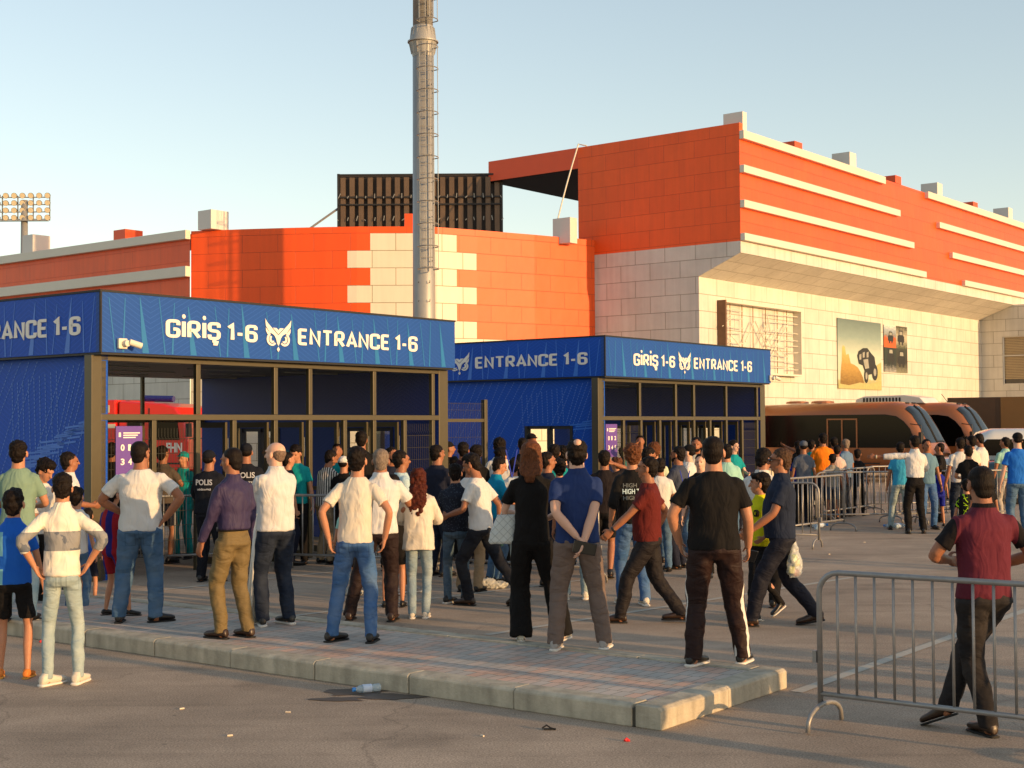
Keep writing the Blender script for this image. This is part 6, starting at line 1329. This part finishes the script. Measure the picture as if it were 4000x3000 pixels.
P_(742, 985, 'person in black with a pale cap beside the white polo teenager', 20, T_black, ('trousers', T_black), D=20.4, hair='short', skin='b', lod=2, cap=T_white)
P_(752, 1075, 'small child in a mint shirt behind the teenager in white', -20, T_mint, ('shorts', T_blackp), D=16.2, hair='short', skin='b', lod=1, child=True, H=1.2)
P_(780, 930, 'tall dark haired man inside the kiosk above the teenager', 0, T_black, ('trousers', T_black), D=21.5, hair='short', skin='c', lod=2)
P_(846, 965, 'bearded man half hidden behind the man with greying hair', 140, T_navy, ('trousers', T_black), D=19.6, hair='short', skin='c', lod=1, beard=True, face_on=True)
P_(866, 972, 'man in a pale blue tee with sunglasses pushed up on his head', 66, CL('pale_blue_tee', (176, 200, 206)), ('shorts', T_blackp), D=16.8, hair='short', skin='c', lod=1, build=1.08, face_on=True, feet=((-.1, .1, 0, 0), (.1, -.2, 0, .03)), shoes='grey')
P_(848, 1028, 'dark haired child below the sunglasses man, behind the auburn girl', 0, T_black, ('shorts', T_blackp), D=15.6, hair='short', skin='b', lod=2, child=True)
# ======== the queue between the kiosks
P_(944, 960, 'broad man in a navy tee behind the girl with curly hair', 40, T_navy, ('trousers', JE_dk), D=18.8, hair='short', skin='c', lod=1, build=1.2, belly=.03, head=(12, 0), armR='front')
P_(969, 951, 'man in a black cap behind the wire gate', 84, T_black, ('trousers', T_black), D=24.6, hair='short', skin='c', lod=2, cap=T_black, tall=-.02)
P_(980, 985, 'person in white behind the broad man in navy', 0, T_white, ('trousers', JE_mid), D=21.5, hair='short', skin='c', lod=2)
P_(1000, 954, 'man in a dark tee with thick neck right of the wire gate', 0, CL('dark_maroon_tee', (48, 28, 36)), ('trousers', T_black), D=21, hair='short', skin='c', lod=1, build=1.1)
P_(1028, 962, 'youth with thick curly hair in the middle of the queue', 10, T_black, ('trousers', T_navy), D=20.5, hair='curly', skin='b', lod=1)
P_(1012, 985, 'grey haired man in a white shirt behind the walking youth', 20, T_shirtw, ('trousers', CL('beige_cloth', (150, 128, 100))), D=17.0, hair='short', hairc='grey', skin='c', lod=1, build=1.05, lean=.08)
P_(1078, 946, 'tall youth with bushy curly hair at the back of the queue', -6, CL('white_tee_q', (208, 206, 200)), ('trousers', JE_mid), D=21.0, hair='curly', skin='b', lod=1)
P_(1082, 968, 'youth with thick dark hair and white top, left of the woman in black', 30, T_white, ('trousers', JE_lt), D=20.4, hair='curly', skin='b', lod=1)
P_(1066, 985, 'steward in a turquoise polo with green collar and lanyard, head bowed', 62, CL('turquoise_polo', (8, 124, 160)), ('trousers', JE_mid), D=18, hair='short', skin='b', lod=1, collar=True, topstyle='polo', head=(14, 22), lean=.08, armR='front', armL='front', face_on=True)
P_(1108, 990, 'person in a white tee squeezed beside the turquoise steward', -10, T_white, ('trousers', T_black), D=19.5, hair='short', skin='c', lod=2)
P_(1148, 936, 'masked officer in a black cap in front of the kiosk window', 150, T_black, ('trousers', T_black), D=25.8, hair='short', skin='c', lod=2, cap=T_black)
P_(1128, 945, 'dark haired man just left of the masked officer', 0, T_black, ('trousers', T_black), D=24.6, hair='short', skin='c', lod=2)
P_(1182, 975, 'young man with sunlit face to the right of the woman in black', 70, T_navy, ('trousers', T_navy), D=17.4, hair='short', skin='c', lod=1, face_on=True, H=1.68)
P_(1196, 958, 'dark haired youth in a teal tee behind the sunlit face', 0, T_teal, ('trousers', T_navy), D=19.5, hair='short', skin='b', lod=1)
P_(1207, 1005, 'child in a bright orange red top beside the man in the navy polo', 0, CL('orange_red_tee', (226, 72, 44)), ('trousers', T_navy), D=19, hair='curly', skin='b', lod=1, child=True, H=1.52)
P_(1219, 962, 'youth with long dark fringe leaning behind the navy polo', -30, CL('dark_blue_tee', (30, 36, 66)), ('trousers', JE_mid), D=20, hair='curly', skin='d', lod=1, lean=.1)
P_(1240, 970, 'person in a white top hidden by the man in the navy polo', 0, T_white, ('trousers', JE_lt), D=16.2, hair='short', skin='c', lod=1, shoes='white', H=1.66)
P_(1300, 962, 'youth in a dark tee and shorts holding a hand to his face', 8, CL('dark_brown_tee', (30, 24, 26)), ('shorts', T_blackp), D=18.4, hair='short', skin='c', lod=1, armR='ear', feet=((-.1, .05, 0, 0), (.1, -.1, 0, .03)), shoes='black', H=1.68, side=.05)
P_(1345, 965, 'steward in teal reaching out behind the second purple notice', 100, T_teal, ('trousers', T_navy), D=29.6, hair='short', skin='c', lod=1, armL='out', armR='front')
P_(1342, 1010, 'person with brown hair bending low by the second kiosk', -60, T_black, ('trousers', T_black), D=22.5, hair='curly', hairc='brown', skin='b', lod=2, lean=.2, H=1.5)
P_(1376, 985, 'steward in a dark green vest behind the sweatshirt youth', 180, CL('dark_green_shirt', (16, 96, 84)), ('trousers', T_black), D=30.5, hair='short', skin='c', lod=2)
P_(1395, 965, 'bearded man in black leaning right behind the striding man', 70, T_black, ('trousers', T_black), D=19.5, hair='short', skin='c', lod=1, beard=True, head=(10, 20), face_on=True)
P_(1382, 940, 'man raising a hand to his head by the kiosk doors', 180, CL('skin_tone_tee', (150, 110, 80)), ('trousers', T_black), D=28.6, hair='short', skin='c', lod=2, armR='ear')
P_(1412, 956, 'youth in a pale green tee with curly brown hair', 10, CL('pale_lime_tee', (190, 200, 170)), ('trousers', JE_mid), D=20.5, hair='curly', hairc='brown', skin='b', lod=1)
P_(1424, 1000, 'person in a white tee behind the man in dark red', 0, T_white, ('trousers', JE_mid), D=19.2, hair='short', skin='c', lod=1, H=1.55)
P_(1463, 963, 'bearded steward in a grey tee with a blue lanyard and badge', -62, CL('slate_tee', (62, 68, 84)), ('trousers', T_navy), D=19.6, hair='short', skin='c', lod=1, beard=True, build=1.22, belly=.05, armL='elbowrail', armR='elbowrail', face_on=True)
P_(1486, 960, 'youth in a black cap and white tee looking left', -70, T_white, ('trousers', JE_mid), D=21.2, hair='short', skin='d', lod=1, cap=T_black, face_on=True)
P_(1503, 944, 'bearded man in white behind the stocky man in black', 190, CL('cream_tee', (214, 206, 184)), ('trousers', T_black), D=22.6, hair='short', skin='c', lod=1, beard=True, face_on=True)
P_(1512, 985, 'smiling person in black peeking past the stocky man', 200, T_black, ('trousers', T_black), D=18.5, hair='short', skin='d', lod=1, face_on=True, H=1.62)
P_(1568, 962, 'man in a mint green tee right of the stocky man', 0, T_mint, ('trousers', JE_mid), D=20.5, hair='short', skin='b', lod=1, H=1.72)
P_(1584, 950, 'woman steward with long dark hair in a teal shirt', 140, T_teal, ('trousers', T_navy), D=26.2, hair='long', hairc='dark', skin='d', lod=1, female=True, face_on=True, armL='front')
P_(1645, 961, 'man in a white polo looking down, behind the boy in yellow', 28, T_white, ('trousers', T_blackp), D=15.4, hair='short', skin='c', lod=0, build=1.12, belly=.03, head=(24, 18), collar=True, topstyle='polo', armR='front', armL='front', H=1.74)
# ======== group by the minibus
P_(1722, 952, 'man in black left of the raised arm beside the minibus', 0, T_black, ('trousers', T_black), D=30.5, hair='short', skin='c', lod=2)
P_(1734, 962, 'man in a grey patterned cap in front of the minibus', 0, T_grey, ('trousers', T_black), D=27.5, hair='short', skin='c', lod=2, cap=T_grey, H=1.68)
P_(1752, 950, 'steward in teal holding his left arm out by the minibus door', 10, T_teal, ('trousers', T_navy), D=30.5, hair='short', skin='c', lod=1, armL=((.62, .2, 1.62), (0, -1, -.4)), head=(20, 5))
P_(1776, 935, 'man in a bright orange tee by the minibus door', -10, CL('orange_tee', (226, 120, 20)), ('trousers', JE_dk), D=29.6, hair='short', skin='c', lod=1, build=1.1, armR='front', armL='front')
P_(1800, 944, 'man in a dark red tee between the orange and the grey blue tees', 0, CL('crimson_tee', (140, 24, 28)), ('trousers', JE_dk), D=31.0, hair='short', skin='c', lod=1)
P_(1806, 975, 'person in a pale pink top half hidden by the red tee man', 0, CL('pale_pink_tee', (206, 180, 168)), ('trousers', JE_dk), D=30.0, hair='short', skin='c', lod=2, H=1.55)
P_(1824, 948, 'man in a grey blue tee facing left by the minibus', -40, CL('grey_blue_tee', (96, 122, 150)), ('trousers', JE_dk), D=30.4, hair='short', hairc='grey', skin='c', lod=1, build=1.15)
P_(1727, 972, 'child in a royal blue tee in front of the minibus', 20, CL('royal_tee', (36, 40, 140)), ('trousers', T_navy), D=28.0, hair='short', skin='c', lod=2, child=True, H=1.55)
P_(1796, 982, 'boy in a stone coloured tee behind the queue barriers', 0, CL('stone_tee', (150, 140, 124)), ('shorts', T_grey), D=29.2, hair='short', skin='c', lod=1, child=True)
P_(1851, 972, 'boy in black in front of the minibus front wheel', 20, T_black, ('trousers', T_black), D=30.6, hair='short', skin='c', lod=2, child=True)
# ======== right hand group
P_(1943, 985, 'person in a light blue tee hidden behind the pointing man', 10, CL('light_blue_tee', (60, 160, 200)), ('trousers', JE_lt), D=26.4, hair='short', skin='c', lod=1, H=1.66, feet=((-.2, .1, 0, 0), (.12, -.1, 0, 0)))
P_(2000, 948, 'man in a striped tee talking to the pointing man', 175, CL('grey_striped_tee', (96, 130, 150)), ('trousers', JE_bl), D=26.6, hair='short', skin='c', lod=1, face_on=True)
P_(2028, 956, 'man in a black polo shirt facing left by the second minibus', -70, T_black, ('trousers', T_blackp), D=28.5, hair='buzz', skin='c', lod=1, build=1.1, face_on=True)
P_(2030, 1003, 'boy in royal blue football kit with white side stripes and socks', -4, CL('royal_football', (30, 40, 150), kind='side_stripe', col2=(210, 212, 220), P=(.13, .0)), ('shorts', CL('royal_football_shorts', (30, 40, 150), kind='side_stripe', col2=(210, 212, 220), P=(.16, 0))), vf=1137, hair='short', skin='b', lod=1, child=True)
P_(2072, 945, 'man in a white tee with his back turned, right hand group', -6, T_white, ('trousers', JE_dk), D=26.8, hair='short', skin='c', lod=1, build=1.12)
P_(2090, 962, 'youth in a black tee in front of the two men in white', 6, T_black, ('trousers', CL('grey_jogger', (60, 62, 68))), D=25.2, hair='short', skin='b', lod=1, armR='front', armL='front', build=.95)
P_(2096, 940, 'man in white behind the youth in black, leaning left', -30, CL('cream_tee_b', (214, 200, 184)), ('trousers', JE_mid), D=27.6, hair='short', skin='c', lod=2)
P_(2116, 936, 'tall youth in a white tee looking down to the left', -40, T_white, ('trousers', JE_mid), D=28.4, hair='short', skin='c', lod=1, head=(-10, 18))
P_(2084, 1037, 'child in a black tee with neon green yoke and flecks', 4, CL('black_neon_tee', (16, 22, 20), kind='neon', col2=(170, 214, 30), P=(1.16,)), ('trousers', T_black), D=19.5, hair='short', skin='b', lod=1, child=True)
P_(2121, 1010, 'dark haired child between the neon tee and the maroon polo', 0, T_black, ('trousers', T_black), D=19.0, hair='short', skin='c', lod=1, child=True)
P_(2174, 946, 'man in a mint polo and pale grey trousers at the right edge', -14, T_mint, ('trousers', CL('pale_grey_cloth', (164, 156, 146))), vf=1125, hair='short', skin='c', lod=1, build=1.06, head=(-30, 4), topstyle='polo', collar=True, tall=.02)
P_(2196, 934, 'man in a black cap and blue tee at the right edge', 0, CL('bright_blue_tee', (32, 104, 196)), ('trousers', JE_mid), D=24.8, hair='buzz', skin='d', lod=1, build=1.12, cap=T_black)
# ======== things people carry
def carry_bag():
    x, y, z, h = spot(1722, 965, 1352)
    o = empty('plastic_bag', (x-.02, y-.02, .50), .3, 'clear plastic carrier bag with yellow packets hanging from the hand of the man in sunglasses', 'bag')
    b = Body(); b.rings([(V3(0, 0, -.02), V3(.05, 0, 0), V3(0, .035, 0)), (V3(0, 0, .03), V3(.085, 0, 0), V3(0, .06, 0)), (V3(0, 0, .14), V3(.082, 0, 0), V3(0, .055, 0)), (V3(0, 0, .24), V3(.05, 0, 0), V3(0, .03, 0)), (V3(0, 0, .34), V3(.02, 0, 0), V3(0, .012, 0)), (V3(0, 0, .38), V3(.016, 0, 0), V3(0, .01, 0))], 16)
    m, nt, bs, N, L = node_mat('thin_polythene'); bs.inputs['Base Color'].default_value = (.72, .74, .70, 1); bs.inputs['Roughness'].default_value = .25; bs.inputs['Alpha'].default_value = .5
    b.build('bag', m, o, 1, .01, 1, .03, .04)
    for i, (c, p) in enumerate((((210, 200, 40), (.02, 0, .12)), ((215, 210, 60), (-.03, .01, .05)), ((200, 60, 50), (.02, .01, .02)), ((190, 210, 120), (-.01, -.01, .17)))):
        k = MB(); k.box(p[0]-.03, p[0]+.03, p[1]-.02, p[1]+.02, p[2]-.03, p[2]+.04); k.build('packet', mat('packet_%d' % i, c, .4), o, bevel=.01)
carry_bag()
def hand_bag():
    x, y = depth_pt(1085, 12.15)
    o = empty('handbag', (x, y, .98), 0, 'white quilted handbag hanging at the left side of the woman in black', 'bag')
    b = Body(); b.rings([(V3(0, 0, 0), V3(.115, 0, 0), V3(0, .055, 0)), (V3(.0, 0, .02), V3(.13, 0, 0), V3(0, .065, 0)), (V3(.01, 0, .12), V3(.115, 0, 0), V3(0, .055, 0)), (V3(.03, 0, .235), V3(.085, 0, 0), V3(0, .03, 0)), (V3(.03, 0, .25), V3(.08, 0, 0), V3(0, .02, 0))], 18, 3.2)
    b.build('bag', cloth('white_quilted_leather', (196, 200, 196), .45, kind='quilt', col2=(150, 154, 152)), o, 1, .008, 2, .012, .05)
    k = MB(); k.tube([(.10, 0, .22), (.13, 0, .38), (.16, 0, .50)], .007, 6); k.tube([(-.03, 0, .22), (.03, 0, .38), (.13, 0, .50)], .007, 6); k.build('strap', MATS['white_quilted_leather'], o)
hand_bag()
def lanyards():
    for (u, v, D, c, lab) in ((1479, 1068, 19.15, (60, 150, 110), 'green badge on the blue lanyard of the bearded steward'), (1105, 1030, 16.0, (180, 190, 200), 'badge on the lanyard of the turquoise steward')):
        x, y = depth_pt(u, D); z = H_-(v-920)/3028.8*D
        o = empty('badge', (x, y, z), 0, lab, 'badge'); k = MB(); k.box(-.04, .04, -.004, .004, -.11, 0); k.build('card', mat('badge_%d' % c[0], c, .3), o); k = MB(); k.tube([(0, 0, 0), (.06, .03, .32)], .007, 5); k.tube([(0, 0, 0), (-.07, .03, .32)], .007, 5); k.build('strap', mat('blue_lanyard', (40, 60, 170), .6), o)
lanyards()
x, y = depth_pt(499, 13.0)
c_ = MB(); c_.tube([(0, 0, 0), (-.012, -.01, -.055)], .0045, 6)
c_.tube([(-.012, -.01, -.055), (-.0145, -.012, -.066)], .0046, 6)
P_(2330, 950, 'bystander added unseen outside the right edge, only to cast a shadow', -20, T_white, ('trousers', JE_mid), D=8.6, hair='short', lod=2, H=1.76)  # unseen figure, added with its copies to throw long shadows from the right
src_ = scene.objects[[o.name for o in scene.objects if o.get('label', '').startswith('bystander')][0]]; src_['group'] = 'bystanders added unseen beyond the right edge'; src_.location = (4.9, 8.3, 0)
for (bx, by, br) in ((5.9, 7.3, .8), (6.9, 8.6, 2.0), (7.4, 6.4, 0), (8.8, 7.9, 1), (5.6, 5.9, 2.5), (9.5, 6.0, .3), (10.4, 8.8, 1.2), (7.9, 10.6, .4)):
    o = copy_tree(src_); o.location = (bx, by, 0); o.rotation_euler = (0, 0, br)
for (u, v, s_, lab) in ((1052, 1272, 1.0, 'heap of crumpled clear plastic behind the youth walking left'), (765, 1285, .5, 'small crumpled plastic wrapper behind the legs of the white polo teenager')):
    x, y = ground_pt(u, v); b = Body(); q = random.Random(u)
    for i in range(9): b.ell((q.uniform(-.2, .2)*s_, q.uniform(-.1, .1)*s_, q.uniform(.03, .10)*s_), (q.uniform(.06, .14)*s_, q.uniform(.04, .09)*s_, q.uniform(.03, .07)*s_))
    o = b.build('plastic_wrap', mat('crumpled_polythene', (186, 186, 178), .3, var=.3, vscale=30, alpha=.75), None, 1, .012, 1, .05, .03); o.location = (x, y, 0); tag(o, lab, 'litter')
